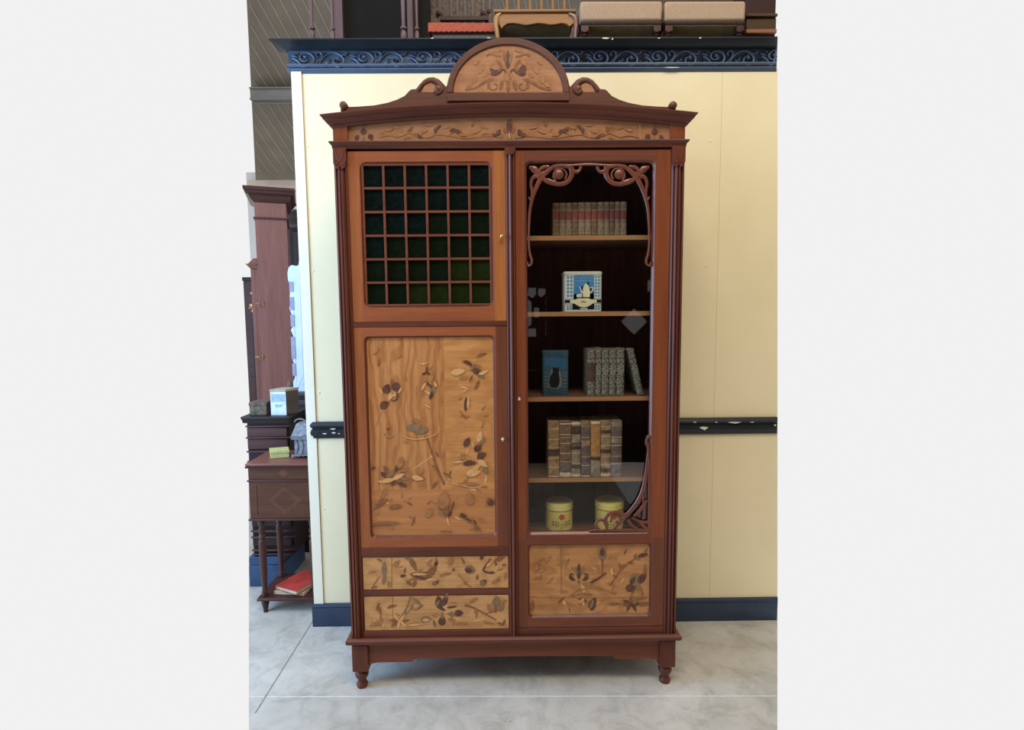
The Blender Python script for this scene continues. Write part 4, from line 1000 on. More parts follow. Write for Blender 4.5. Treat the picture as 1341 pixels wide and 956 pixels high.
# fourth shelf: seven old leather books
sz = SHZ[3]; ys = 0.075
ed = [717.5, 732.6, 748, 760.6, 773.3, 786.4, 800, 814.5]; tp = [552, 552, 553, 552, 552, 551.5, 551]
spec = [(['old1', 'olddark', 'gilt', 'oldpale'], [(0.86, 0.875, 2, .0014), (0.67, 0.685, 2, .0014), (0.52, 0.535, 2, .0014), (0.33, 0.345, 2, .0014), (0.17, 0.185, 2, .0014), (0.38, 0.50, 1, .0003), (0.0, 0.02, 3, .0006)], 'tan leather book with six gilt spine lines, leftmost on the fourth shelf'),
        (['old2', 'gilt', 'old5', 'oldpale'], [(0.95, 0.97, 3, .001), (0.76, 0.775, 1, .0014), (0.71, 0.72, 1, .0014), (0.60, 0.615, 1, .0014), (0.42, 0.435, 1, .0014), (0.27, 0.28, 1, .0014), (0.09, 0.25, 2, .0005), (0.0, 0.075, 3, .0006)], 'dark brown leather book with bared pale foot, second from left on the fourth shelf'),
        (['old3', 'olddark', 'oldpale', 'gilt'], [(0.96, 1.0, 2, .001), (0.78, 0.93, 1, .0005), (0.6, 0.62, 1, .0012), (0.5, 0.57, 1, .0006), (0.43, 0.445, 3, .0014), (0.15, 0.22, 1, .0006), (0.24, 0.25, 3, .0014), (0.0, 0.05, 2, .0006)], 'torn grey leather book with white ragged head, third from left on the fourth shelf'),
        (['old5', 'old1', 'gilt', 'oldpale'], [(0.9, 1.0, 1, .0006), (0.71, 0.72, 2, .0014), (0.56, 0.66, 1, .0006), (0.36, 0.37, 2, .0014), (0.2, 0.21, 2, .0014), (0.0, 0.02, 3, .0006)], 'grey brown leather book with tan head, middle of the seven on the fourth shelf'),
        (['old4', 'old3', 'olddark', 'oldpale'], [(0.96, 1.0, 3, .001), (0.30, 0.36, 2, .0006), (0.0, 0.29, 1, .0012)], 'orange tan book with peeling grey lower spine on the fourth shelf'),
        (['old1', 'olddark', 'gilt', 'oldpale'], [(0.78, 0.84, 1, .0004), (0.9, 0.91, 2, .0014), (0.72, 0.735, 2, .0014), (0.55, 0.565, 2, .0014), (0.42, 0.49, 1, .0006), (0.36, 0.37, 2, .0014), (0.2, 0.215, 2, .0014), (0.08, 0.15, 1, .0006), (0.0, 0.05, 3, .0006)], 'tan leather book with dark oval stamps, second from right on the fourth shelf'),
        (['old5', 'old3', 'gilt', 'oldpale'], [(0.9, 0.985, 1, .0006), (0.7, 0.715, 2, .0014), (0.6, 0.68, 1, .0006), (0.55, 0.565, 2, .0014), (0.36, 0.37, 2, .0014), (0.22, 0.23, 2, .0014), (0.0, 0.05, 1, .0006)], 'dark grey brown leather book, rightmost on the fourth shelf')]
for i in range(7):
    x0 = BX(ed[i], 590, ys); x1 = BX(ed[i+1], 590, ys); h = BZ(ed[i], tp[i], ys)-sz
    book(((x0+x1)/2, ys, sz+0.0003), (x1-x0)-0.0012, h, 0.15, spec[i][0], spec[i][2], 'old leather books on the fourth shelf', spec[i][1])

# --- blue and white tin on the second shelf
M['tinwhite'] = mottled('white_tin_enamel', (206, 216, 214), (224, 230, 226), 40, 0.35, 0.4)
M['tinlid'] = mottled('pale_tin_lid', (196, 196, 184), (216, 214, 202), 40, 0.35, 0.4)
M['tincheck'] = mottled('pale_blue_check', (96, 142, 166), (116, 160, 182), 40, 0.35, 0.4)
M['tinblue'] = mottled('tin_blue', (58, 122, 184), (86, 148, 204), 30, 0.35, 0.4)
M['tinteal'] = mottled('tin_dark_teal', (28, 62, 84), (44, 84, 106), 30, 0.35, 0.4)
M['tinblack'] = mottled('tin_black', (14, 16, 20), (26, 28, 34), 30, 0.35, 0.4)
M['tincream'] = mottled('tin_cream', (224, 218, 180), (238, 232, 200), 30, 0.35, 0.4)
M['tinyellow'] = mottled('canister_yellow', (236, 220, 116), (244, 230, 142), 8, 0.35, 0.4)
M['tinyellow2'] = mottled('canister_pale_yellow', (228, 216, 130), (240, 230, 156), 8, 0.35, 0.4)
M['red'] = mottled('painted_red', (206, 82, 60), (222, 104, 80), 60, 0.5)
M['olive'] = mottled('painted_olive', (116, 110, 62), (140, 132, 78), 60, 0.5)
sz = SHZ[1]; ys = 0.09
x0, x1 = BX(738, 382, ys), BX(789, 382, ys); z1 = BZ(763, 355.5, ys)
W = x1-x0; H = z1-sz; xc = (x0+x1)/2
t = thing('storage_tin', 'blue and white checked tin picturing a white coffee pot, on the second shelf', 'tin', (xc, ys, sz+0.0004)); t['_built_local'] = 1
def rr(w, d, r, n=4):
    return [(x, y) for x, y in rrect(-w/2, w/2, 0, d, r, n)]
mb = MB(); mb.prismz(rr(W-0.004, 0.10, 0.012), 0, H*0.93, 0)
def U(u, v): return ((u-0.5)*(W-0.004), v*H)     # u across, v up
def fp(poly, mi, e=0): mb.add([(U(u, v)[0], -0.0005-e*0.0002, U(u, v)[1]) for u, v in poly], [tuple(range(len(poly)))], mi)
def rc(u0, u1, v0, v1, mi, e=0): fp([(u0, v0), (u1, v0), (u1, v1), (u0, v1)], mi, e)
nchk = 0
for (ua, ub, va, vb) in ((0.06, 0.24, 0.35, 0.90), (0.80, 0.95, 0.35, 0.90), (0.06, 0.22, 0.04, 0.16), (0.81, 0.95, 0.04, 0.16)):
    nu = 2; du = (ub-ua)/nu; nv = max(2, int(round((vb-va)/(du*W/H)/1.0))); dv = (vb-va)/nv
    for i in range(nu):
        for j in range(nv):
            c = (ua+du*(i+0.5), va+dv*(j+0.5))
            fp([(c[0]-du*0.5, c[1]), (c[0], c[1]-dv*0.5), (c[0]+du*0.5, c[1]), (c[0], c[1]+dv*0.5)], 1)
rc(0.25, 0.79, 0.32, 0.90, 2, 1); rc(0.25, 0.79, 0.32, 0.44, 3, 2); rc(0.27, 0.77, 0.83, 0.86, 1, 2); rc(0.27, 0.77, 0.75, 0.79, 1, 2)
fp([(0.25, 0.32), (0.79, 0.32), (0.79, 0.5), (0.7, 0.6), (0.66, 0.44), (0.5, 0.44), (0.4, 0.47), (0.25, 0.42)], 3, 2)
rc(0.02, 0.16, 0.22, 0.29, 4, 1); rc(0.86, 0.98, 0.22, 0.29, 4, 1); rc(0.03, 0.97, 0.305, 0.315, 4, 1); rc(0.03, 0.97, 0.185, 0.195, 4, 1)
rc(0.22, 0.80, 0.05, 0.19, 4, 1); rc(0.42, 0.62, 0.055, 0.085, 0, 2)
# pot
fp([(0.50, 0.36), (0.68, 0.36), (0.68, 0.5), (0.66, 0.62), (0.62, 0.66), (0.60, 0.70), (0.56, 0.70), (0.53, 0.66), (0.50, 0.58), (0.49, 0.45)], 5, 4)
fp([(0.40, 0.63), (0.42, 0.63), (0.46, 0.52), (0.50, 0.50), (0.50, 0.44), (0.45, 0.47)], 5, 4); fp([(0.68, 0.6), (0.745, 0.62), (0.775, 0.56), (0.74, 0.48), (0.68, 0.45), (0.68, 0.48), (0.72, 0.5), (0.75, 0.56), (0.73, 0.595), (0.68, 0.58)], 5, 4)
fp([(0.62, 0.66), (0.60, 0.72), (0.64, 0.74), (0.66, 0.69)], 4, 5); fp([(0.66, 0.4), (0.69, 0.4), (0.70, 0.62), (0.67, 0.62)], 4, 3); fp([(0.44, 0.64), (0.5, 0.63), (0.49, 0.54), (0.47, 0.53)], 4, 3)
fp([(0.33, 0.36), (0.47, 0.36), (0.47, 0.44), (0.40, 0.45), (0.33, 0.43)], 0, 3)
# banner
fp([(0.16, 0.22), (0.26, 0.22), (0.32, 0.17), (0.42, 0.12), (0.52, 0.10), (0.62, 0.12), (0.72, 0.17), (0.78, 0.22), (0.86, 0.22), (0.86, 0.29), (0.72, 0.29), (0.66, 0.33), (0.36, 0.33), (0.30, 0.29), (0.16, 0.29)], 5, 5)
fp([(0.42, 0.225), (0.47, 0.245), (0.51, 0.265), (0.56, 0.245), (0.60, 0.225), (0.56, 0.225), (0.51, 0.242), (0.46, 0.222)], 4, 6)
mb.build('tin_body', ['tinwhite', 'tincheck', 'tinblue', 'tinteal', 'tinblack', 'tincream'], t, merge=False)
mb = MB(); mb.prismz([(x, y-0.002) for x, y in rr(W, 0.104, 0.014)], H*0.915, H*0.985); mb.prismz([(x, y) for x, y in rr(W-0.006, 0.10, 0.012)], H*0.985, H); mb.build('lid', 'tinlid', t, bev=0.001)
del t['_built_local']

# --- blue tin with black cat figure on the third shelf
M['bluetin'] = mottled('faded_blue_tin', (44, 70, 84), (60, 88, 104), 30, 0.4, 0.4)
M['bluetin2'] = mottled('bright_blue_print', (42, 84, 116), (56, 98, 132), 30, 0.4, 0.4)
M['tangrey'] = mottled('grey_tan_print', (96, 100, 92), (120, 120, 108), 60, 0.4)
sz = SHZ[2]; ys = 0.10
x0, x1 = BX(710, 490, ys), BX(745, 490, ys); z1 = BZ(727, 459.5, ys); W = x1-x0; H = z1-sz; xc = (x0+x1)/2
t = thing('tea_tin', 'tall blue tin with a black rounded figure on its front, left on the third shelf', 'tin', (xc, ys, sz+0.0004)); t['_built_local'] = 1
mb = MB(); mb.prismz(rr(W-0.003, 0.075, 0.008), 0, H*0.9, 0)
rc(0.12, 0.9, 0.64, 0.84, 1, 1); fp([(0.62, 0.56), (0.9, 0.6), (0.9, 0.84), (0.7, 0.8)], 1, 2)
fp([(0.22, 0.2), (0.33, 0.15), (0.6, 0.15), (0.72, 0.2), (0.74, 0.3), (0.68, 0.55), (0.6, 0.62), (0.36, 0.62), (0.26, 0.45)], 2, 2)
fp([(0.28, 0.2), (0.36, 0.17), (0.56, 0.17), (0.64, 0.24), (0.66, 0.36), (0.62, 0.5), (0.64, 0.56), (0.64, 0.64), (0.58, 0.62), (0.46, 0.62), (0.40, 0.65), (0.38, 0.58), (0.40, 0.52), (0.28, 0.42), (0.25, 0.3)], 3, 3)
for k in range(6): rc(0.06, 0.2, 0.1+k*0.08, 0.12+k*0.08, 2, 1); rc(0.78, 0.94, 0.1+k*0.08, 0.12+k*0.08, 2, 1)
rc(0.06, 0.94, 0.04, 0.06, 1, 1); rc(0.06, 0.94, 0.10, 0.105, 1, 1)
mb.build('tin_body', ['bluetin', 'bluetin2', 'tangrey', 'tinblack'], t, merge=False)
mb = MB(); mb.prismz([(x, y-0.001) for x, y in rr(W, 0.077, 0.009)], H*0.9, H); mb.build('lid', 'bluetin', t, bev=0.001)
del t['_built_local']

# --- two yellow canisters in the bottom compartment
def canister(px, pw, pytop, label, mats, yc):
    r = (BX(px+pw/2, 665, yc)-BX(px-pw/2, 665, yc))/2; xc = BX(px, 665, yc)
    zt = BZ(px, pytop, yc); H = zt-zfl
    t = thing('storage_canister', label, 'canister', (xc, yc, zfl+0.0004), 'yellow canisters at the bottom of the cabinet'); t['_built_local'] = 1
    mb = MB(); mb.lathe([(r*0.93, 0), (r*0.96, 0.002), (r*0.96, H*0.76), (r*0.9, H*0.78)], (0, 0, 0), 0, 32)
    for k in range(28):
        a = 2*PI*(k+0.5)/28; da = 0.075
        vs = [((r*0.962+0.0004)*math.cos(a+s*da), (r*0.962+0.0004)*math.sin(a+s*da), z) for s, z in ((-1, H*0.69), (1, H*0.69), (1, H*0.70), (-1, H*0.70))]
        mb.add(vs, [(0, 1, 2, 3)], 2)
    def cf(poly, mi, e=0):
        mb.add([((r*0.962+0.0005+e*0.0002)*math.sin(u), -(r*0.962+0.0005+e*0.0002)*math.cos(u), v*H) for u, v in poly], [tuple(range(len(poly)))], mi)
    def blob(u, v, ru, rv, mi, e=0, n=10, ph=0): cf([(u+ru*math.cos(2*PI*k/n+ph)*(0.8+0.2*(k % 2)), v+rv*math.sin(2*PI*k/n+ph)*(0.8+0.2*(k % 2))) for k in range(n)], mi, e)
    blob(0.12, 0.52, 0.26, 0.11, 1, 1); blob(0.10, 0.53, 0.16, 0.06, 1, 2)
    cf([(0.09, 0.0), (0.11, 0.0), (0.13, 0.44), (0.11, 0.44)], 3, 1)
    for s, v in ((-1, 0.2), (1, 0.2), (-1, 0.1), (1, 0.1)):
        cf([(0.1, v), (0.1+s*0.25, v+0.16), (0.1+s*0.5, v+0.14), (0.1+s*0.34, v+0.05)], 3, 1); blob(0.1+s*0.62, v+0.14, 0.1, 0.04, 1, 1)
    mb.build('canister_body', mats+['red', 'iron', 'olive'][0:0]+[], t, merge=False) if False else mb.build('canister_body', [mats[0], 'red', 'iron', 'olive'], t, merge=False)
    mb = MB(); mb.lathe([(r*0.97, H*0.74), (r*1.0, H*0.745), (r*1.0, H*0.77), (r*0.985, H*0.78), (r*0.99, H*0.93), (r*0.96, H*0.96), (r*0.82, H*0.975), (r*0.8, H*0.965), (0.001, H*0.97)], (0, 0, 0), 0, 32)
    mb.build('lid', mats[1], t)
    del t['_built_local']
canister(732, 37, 654, 'pale yellow round canister with red flower, left at the cabinet bottom', ['tinyellow', 'tinyellow2'], 0.16)
canister(798, 38, 653, 'yellow round canister half hidden behind the carved corner scroll of the door', ['tinyellow', 'tinyellow'], 0.16)

# ============================================================ LEFT BACKGROUND
M['blk'] = wood('very_dark_wood', (30, 20, 20), (44, 30, 29), 'x', rough=0.45)
M['wal'] = wood('dark_walnut', (62, 36, 32), (84, 50, 43), 'x', rough=0.4)
M['walz'] = wood('dark_walnut_upright', (58, 34, 31), (80, 48, 42), 'z', rough=0.4)
M['waltop'] = wood('walnut_table_top', (112, 66, 58), (136, 84, 74), 'x', rough=0.35, spec=0.4)
M['walfront'] = wood('walnut_front_veneer', (72, 42, 28), (96, 58, 40), 'x', rough=0.45)
M['walinlay'] = wood('walnut_inlay', (94, 56, 38), (112, 70, 50), 'z', rough=0.45)
M['rosewood'] = wood('reddish_armoire_side', (128, 84, 74), (146, 98, 88), 'z', rough=0.5)
M['purp'] = wood('purplish_dark_wood', (68, 56, 60), (86, 72, 76), 'z', rough=0.5)
M['moul'] = wood('grey_brown_moulding', (78, 72, 70), (98, 90, 86), 'x', rough=0.5)
M['white'] = mottled('white_painted_frame', (196, 210, 236), (214, 226, 246), 6, 0.5)
M['whiteg'] = mottled('grey_lilac_panel', (136, 136, 158), (154, 154, 176), 12, 0.3)

# --- side table
TY = 0.62
def tx(px, py=700): return BX(px, py, TY)
lx = BX(344, 740, TY); rx = BX(410, 740, TY)
tx0, tx1 = BX(326, 610, TY)-0.012, rx+0.055
zt1 = BZ(360, 606, TY); dT = 0.265
t = thing('side_table', 'dark walnut side table with carved edge, diamond inlaid drawer and lower shelf', 'table', ((lx+rx)/2, TY+dT/2, 0))
mb = MB(); mb.box(tx0, tx1, TY-0.02, TY+dT, zt1-0.014, zt1); mb.build('table_top', 'waltop', t, bev=0.003)
mb = MB(); x = tx0
while x < tx1-0.005:
    mb.stroke([(x, zt1-0.016), (x+0.005, zt1-0.021), (x+0.010, zt1-0.016)], [0.003, 0.005, 0.003], TY-0.018, 0.005, 0, 6, 2); x += 0.0115
mb.box(tx0+0.003, tx1-0.003, TY-0.014, TY+dT-0.005, zt1-0.021, zt1-0.0145); mb.build('carved_edge', 'wal', t, merge=False)
zb_ = BZ(360, 681, TY); zm = BZ(360, 629, TY)
bx0, bx1 = tx0+0.006, tx1-0.012
mb = MB(); mb.box(bx0, bx1, TY, TY+dT-0.01, zb_+0.008, zt1-0.022); mb.build('case', 'walz', t, bev=0.001)
mb = MB(); mb.box(bx0+0.003, bx1-0.003, TY-0.006, TY-0.0005, zm+0.007, zt1-0.026, 0)
cxm = BX(372, 618, TY); cz = (zm+zt1)/2-0.006
mb.flat([(cxm-0.028, cz), (cxm, cz+0.022), (cxm+0.028, cz), (cxm, cz-0.022)], TY-0.0064, 1); mb.build('drawer', ['walfront', 'walinlay'], t)
mb = MB(); mb.box(bx0-0.004, bx1+0.004, TY-0.012, TY-0.0062, zm-0.005, zm+0.005); mb.build('moulding', 'wal', t, bev=0.002)
mb = MB(); mb.box(bx0-0.006, bx1+0.006, TY-0.014, TY+dT-0.01, zb_, zb_+0.010); mb.build('moulding', 'wal', t, bev=0.002)
mb = MB(); mb.box(bx0+0.003, bx1-0.003, TY-0.006, TY-0.0005, zb_+0.012, zm-0.006, 0)
cz = (zb_+zm)/2; cxm = BX(373.5, 655, TY)
fx0_, fx1_ = bx0+0.04, cxm+(cxm-bx0-0.04); za_, zb2 = zb_+0.03, zm-0.022
for k, (u, mi) in enumerate(((1.0, 1), (0.9, 0), (0.84, 1), (0.74, 0))):
    mb.flat([(cxm-0.085*u, cz), (cxm, cz+0.073*u), (cxm+0.085*u, cz), (cxm, cz-0.073*u)], TY-0.0066-k*0.0003, mi)
for a, b, c_, d_ in ((fx0_, fx1_, za_-0.003, za_), (fx0_, fx1_, zb2, zb2+0.003), (fx0_-0.003, fx0_, za_-0.003, zb2+0.003), (fx1_, fx1_+0.003, za_-0.003, zb2+0.003)):
    mb.box(a, b, TY-0.009, TY-0.006, c_, d_, 1)
mb.build('door', ['walfront', 'walinlay'], t, merge=False)
zsh = BZ(370, 781, TY)
mb = MB(); mb.box(lx-0.03, rx+0.03, TY-0.025, TY+dT, zsh-0.014, zsh); mb.build('lower_shelf', 'wal', t, bev=0.003)
L = zb_-zsh
for (x, y) in ((lx, TY+0.01), (rx, TY+0.01), (lx+0.0, TY+dT-0.035), (rx, TY+dT-0.035)):
    mb = MB(); mb.lathe([(0.012, 0), (0.017, 0.006), (0.014, 0.016), (0.017, 0.022), (0.013, 0.03), (0.0125, 0.05), (0.017, L*0.35), (0.0185, L*0.66), (0.0195, L*0.72), (0.013, L*0.745), (0.019, L*0.78), (0.013, L*0.81), (0.018, L*0.86), (0.012, L*0.9), (0.017, L*0.95), (0.017, L-0.001)], (x, y, zsh), 0, 16)
    H = zsh-0.0145
    mb.lathe([(0.009, 0.0), (0.013, 0.004), (0.011, 0.012), (0.016, H*0.5), (0.021, H*0.75), (0.016, H*0.88), (0.02, H)], (x, y, 0), 0, 16)
    mb.build('leg', 'walz', t)

# books on the lower shelf
M['redcover'] = mottled('red_book_cloth', (164, 54, 46), (182, 68, 58), 30, 0.6)
M['creampages'] = mottled('cream_page_block', (186, 172, 146), (206, 194, 170), 60, 0.7)
M['creamcover'] = mottled('cream_paper_cover', (172, 158, 134), (190, 176, 150), 40, 0.7)
def flatbook(nm, loc, w, d, h, ang, mats, label, tilt=0.0):
    b = thing(nm, label, 'book', loc, 'books on the side table shelf'); b['_built_local'] = 1
    mb = MB(); mb.box(-w/2, w/2, 0, d, 0, 0.002); mb.box(-w/2, w/2, 0, d, h-0.002, h); mb.box(-w/2-0.001, -w/2+0.0015, 0, d, 0.0, h); mb.build('cover', mats[0], b, bev=0.0006)
    mb = MB(); mb.box(-w/2+0.002, w/2-0.003, 0.003, d-0.003, 0.002, h-0.002); mb.build('pages', mats[1], b)
    b.rotation_euler = (tilt, 0, ang); del b['_built_local']; return b
zq = zsh+0.0005
p = G(383, 776, zq)
flatbook('book', (p[0]-0.01, TY+0.015, zq), 0.17, 0.16, 0.014, math.radians(-8), ['creamcover', 'creampages'], 'thin cream paper book lying under the red book on the table shelf')
flatbook('book', (p[0]-0.025, TY+0.012, zq+0.0168), 0.155, 0.205, 0.020, math.radians(-26), ['redcover', 'creampages'], 'large red clothbound book lying on the lower shelf of the side table', 0.0)

# yellow green box and metal casket on the table
M['ygreen'] = mottled('yellow_green_paper_box', (172, 174, 106), (196, 198, 134), 70, 0.7, detail=5)
M['pewter'] = mottled('grey_pewter', (96, 100, 106), (140, 144, 150), 60, 0.45, 0.4, bmp=0.5)
p0 = G(354, 601, zt1); p1 = G(379, 599, zt1); p2 = G(348, 590, zt1)
t = thing('gift_box', 'small yellow green card box lying on the side table', 'box', ((p0[0]+p1[0])/2, (p0[1]+p1[1])/2+0.03, zt1+0.0004))
v0, v1 = Vector((*p0, 0)), Vector((*p1, 0)); e = (v1-v0); e2 = Vector((-e.y, e.x, 0)).normalized()*0.085+Vector((-0.012, 0, 0))
hb_ = 0.040; c0 = [v0, v1, v1+e2, v0+e2]
mb = MB(); mb.hexa([(c.x, c.y, zt1+0.0004) for c in c0], [(c.x, c.y, zt1+hb_*0.6) for c in c0]); mb.build('box_base', 'ygreen', t, bev=0.002)
cc = sum(c0, Vector())/4; c1 = [cc+(c-cc)*1.035 for c in c0]
mb = MB(); mb.hexa([(c.x, c.y, zt1+hb_*0.6+0.0003) for c in c1], [(c.x, c.y, zt1+hb_) for c in c1]); mb.build('box_lid', 'ygreen', t, bev=0.002)
# casket
cx0 = BX(379, 590, TY+0.05); czb = zt1+0.0004; cw_ = 0.17; cd = 0.13; cyf = TY+0.08
def bz2(py): return BZ(390, py, cyf)
t = thing('metal_casket', 'ornate grey metal casket with loop handle, standing on the side table', 'box', (cx0+cw_/2, cyf+cd/2, czb))
zf0 = bz2(597); zf1 = bz2(572); zf2 = bz2(566); zf3 = bz2(556)
mb = MB()
mb.box(cx0+0.012, cx0+cw_-0.012, cyf+0.01, cyf+cd-0.01, max(zf0, czb+0.014), zf1)
mb.hexa([(cx0+0.002, cyf, zf1-0.016), (cx0+cw_, cyf, zf1-0.016), (cx0+cw_, cyf+cd, zf1-0.016), (cx0+0.002, cyf+cd, zf1-0.016)], [(cx0-0.004, cyf-0.004, zf1), (cx0+cw_+0.004, cyf-0.004, zf1), (cx0+cw_+0.004, cyf+cd+0.004, zf1), (cx0-0.004, cyf+cd+0.004, zf1)])
# scalloped skirt and feet
n = 12; pts = [(cx0-0.002, czb+0.022), (cx0-0.004, czb)]
for k in range(n+1):
    u = k/n; pts.append((cx0+0.012+(cw_-0.024)*u, czb+0.010+0.005*(k % 2)))
pts += [(cx0+cw_+0.004, czb), (cx0+cw_+0.002, czb+0.022)]
mb.prism(pts, cyf-0.002, cyf+0.004); mb.prism(pts, cyf+cd-0.004, cyf+cd)
for k in range(5): mb.stroke([(cx0+0.02+k*0.028, zf0+0.005), (cx0+0.03+k*0.028, (zf0+zf1)/2), (cx0+0.022+k*0.028, zf1-0.016)], [0.002, 0.004, 0.002], cyf+0.009, 0.004)
mb.build('casket_body', 'pewter', t, merge=False)
mb = MB(); mb.hexa([(cx0-0.002, cyf-0.002, zf1+0.0004), (cx0+cw_+0.002, cyf-0.002, zf1+0.0004), (cx0+cw_+0.002, cyf+cd, zf1+0.0004), (cx0-0.002, cyf+cd, zf1+0.0004)], [(cx0+0.018, cyf+0.03, zf3), (cx0+cw_-0.018, cyf+0.03, zf3), (cx0+cw_-0.018, cyf+cd-0.03, zf3), (cx0+0.018, cyf+cd-0.03, zf3)])
mb.build('casket_lid', 'pewter', t, bev=0.004)
hx = BX(393, 553, cyf+0.06); hy = cyf+0.06
mb = MB(); mb.tube([(hx+0.030*math.cos(PI*k/10), hy, zf3+0.020*math.sin(PI*k/10)-0.001) for k in range(11)], 0.0035); mb.build('handle', 'pewter', t)

# --- chest behind the table, on a blue plinth box
CY = 0.925
chx0, chx1 = BX(326, 650, CY)+0.004, BX(377, 560, CY)
zc1 = BZ(350, 545, CY); zlow_ = BZ(350, 728, CY)
t = thing('chest_of_drawers', 'very dark chest with stacked horizontal mouldings behind the side table, on a blue block', 'chest', ((chx0+chx1)/2, CY+0.2, zlow_))
mb = MB(); mb.box(chx0, chx1, CY+0.015, CY+0.38, zlow_, zc1-0.03); mb.build('case', 'blk', t, bev=0.001)
mb = MB(); moulding(mb, chx0, chx1, CY, CY+0.38, [(0.018, zc1), (0.019, zc1-0.010), (0.014, zc1-0.018), (0.012, zc1-0.036), (0.0, zc1-0.04)]); mb.build('top', 'blk', t)
rows = [(557, 559, 573), (572, 574, 589), (590, 592, 600), (603, 605, 690), (694, 696, 700), (702, 704, 716), (719, 721, 724), (724.5, 726, 727.9)]
for i, (a, b, c) in enumerate(rows):
    za_, zb2_, zc2_ = BZ(350, a, CY), BZ(350, b, CY), BZ(350, c, CY)
    mb = MB(); mb.box(chx0, chx1+0.01, CY-0.012, CY+0.02, zb2_, za_); mb.build('moulding', 'wal', t, bev=0.003)
    if c-b > 8:
        mb = MB(); mb.box(chx0+0.004, chx1-0.008, CY, CY+0.02, zc2_+0.004, zb2_-0.004); mb.build('drawer', 'wal' if i < 3 else 'blk', t, bev=0.003)
M['bluebox'] = mottled('blue_painted_block', (44, 66, 96), (56, 80, 112), 12, 0.5)
bp0 = G(350, 786)
CYb = CY-0.02
mb = MB(); mb.box(BX(326.5, 760, CYb), BX(366, 760, CYb)+0.02, CYb, CYb+0.36, 0.0, zlow_-0.0005-0.05); mb.box(BX(326.5, 760, CYb)+0.0, BX(366, 760, CYb)+0.014, CYb+0.006, CYb+0.354, zlow_-0.05, zlow_-0.0005)
o = mb.build('plinth_block', 'bluebox', None, (BX(345, 760, CYb), CYb+0.2, 0), bev=0.004)
tag(o, 'blue painted block on the floor under the dark chest', 'plinth')

# things on the chest: wooden box, white tin, small jar
M['oldbox'] = mottled('weathered_wood_box', (72, 62, 52), (120, 106, 88), 40, 0.8)
M['tinside'] = mottled('brown_tin_side', (66, 58, 52), (84, 74, 66), 20, 0.5)
M['tinfront'] = mottled('white_blue_tin_front', (196, 208, 222), (220, 228, 238), 26, 0.5)
M['tinprint'] = mottled('pale_blue_print', (140, 164, 198), (170, 190, 216), 50, 0.5)
M['beige'] = mottled('beige_lid', (160, 148, 132), (182, 170, 152), 30, 0.6)
yb2 = CY+0.03
x0, x1 = BX(326.5, 536, yb2), BX(349, 536, yb2)
t = thing('wooden_box', 'low weathered wooden box beside the white tin, on the dark chest', 'box', ((x0+x1)/2, yb2+0.05, zc1+0.0004))
hh_ = BZ(340, 527, yb2)-zc1
mb = MB(); mb.box(x0, x1, yb2, yb2+0.11, zc1+0.0004, zc1+hh_*0.72); mb.build('box_base', 'oldbox', t, bev=0.002)
mb = MB(); mb.box(x0-0.002, x1+0.002, yb2-0.002, yb2+0.112, zc1+hh_*0.72+0.0004, zc1+hh_); mb.build('box_lid', 'oldbox', t, bev=0.002)
x0, xm_, x1 = BX(354.5, 530, yb2), BX(375, 530, yb2), BX(384, 530, yb2)
h_ = BZ(362, 513, yb2)-zc1
t = thing('storage_tin', 'tall white tin with pale blue print and beige lid, on the dark chest', 'tin', ((x0+xm_)/2, yb2+0.05, zc1+0.0004))
c0 = [(x0, yb2), (xm_, yb2-0.004), (x1-0.0, yb2+0.085), (x0+0.034, yb2+0.1)]
mb = MB(); mb.hexa([(a, b, zc1+0.0004) for a, b in c0], [(a, b, zc1+h_) for a, b in c0], 0)
mb.m[-6:] = [0, 0, 1, 2, 1, 1]
mb.add([(x0+0.006, yb2-0.0035, zc1+h_*0.58), (xm_-0.006, yb2-0.005, zc1+h_*0.58), (xm_-0.006, yb2-0.005, zc1+h_*0.9), (x0+0.006, yb2-0.0035, zc1+h_*0.9)], [(0, 1, 2, 3)], 3)
mb.add([(x0+0.026, yb2-0.0042, zc1+h_*0.36), (xm_-0.026, yb2-0.0052, zc1+h_*0.36), (xm_-0.026, yb2-0.0052, zc1+h_*0.46), (x0+0.026, yb2-0.0042, zc1+h_*0.46)], [(0, 1, 2, 3)], 3)
mb.m[-8:-2] = [1, 1, 0, 2, 2, 2]
mb.build('tin_body', ['tinfront', 'tinfront', 'tinside', 'tinprint'], t, merge=False)
cc = (sum(a for a, b in c0)/4, sum(b for a, b in c0)/4); c1 = [(cc[0]+(a-cc[0])*1.05, cc[1]+(b-cc[1])*1.05) for a, b in c0]
mb = MB(); mb.hexa([(a, b, zc1+h_+0.0004) for a, b in c1], [(a, b, zc1+h_+0.014) for a, b in c1]); mb.build('lid', 'beige', t, bev=0.002)
jx = BX(380.5, 510, CY+0.2); jz = BZ(380, 499, CY+0.2)
t = thing('jar', 'small beige lidded jar standing behind the white tin', 'jar', (jx, CY+0.2, zc1+0.0004))
mb = MB(); H = jz-zc1; mb.lathe([(0.012, 0), (0.015, 0.01), (0.015, H*0.75), (0.012, H*0.8)], (jx, CY+0.2, zc1+0.0004), 0, 16); mb.build('jar_body', 'beige', t)
mb = MB(); mb.lathe([(0.016, H*0.8), (0.017, H*0.85), (0.016, H*0.97), (0.012, H)], (jx, CY+0.2, zc1+0.0006), 0, 16); mb.build('lid', 'oldbox', t)

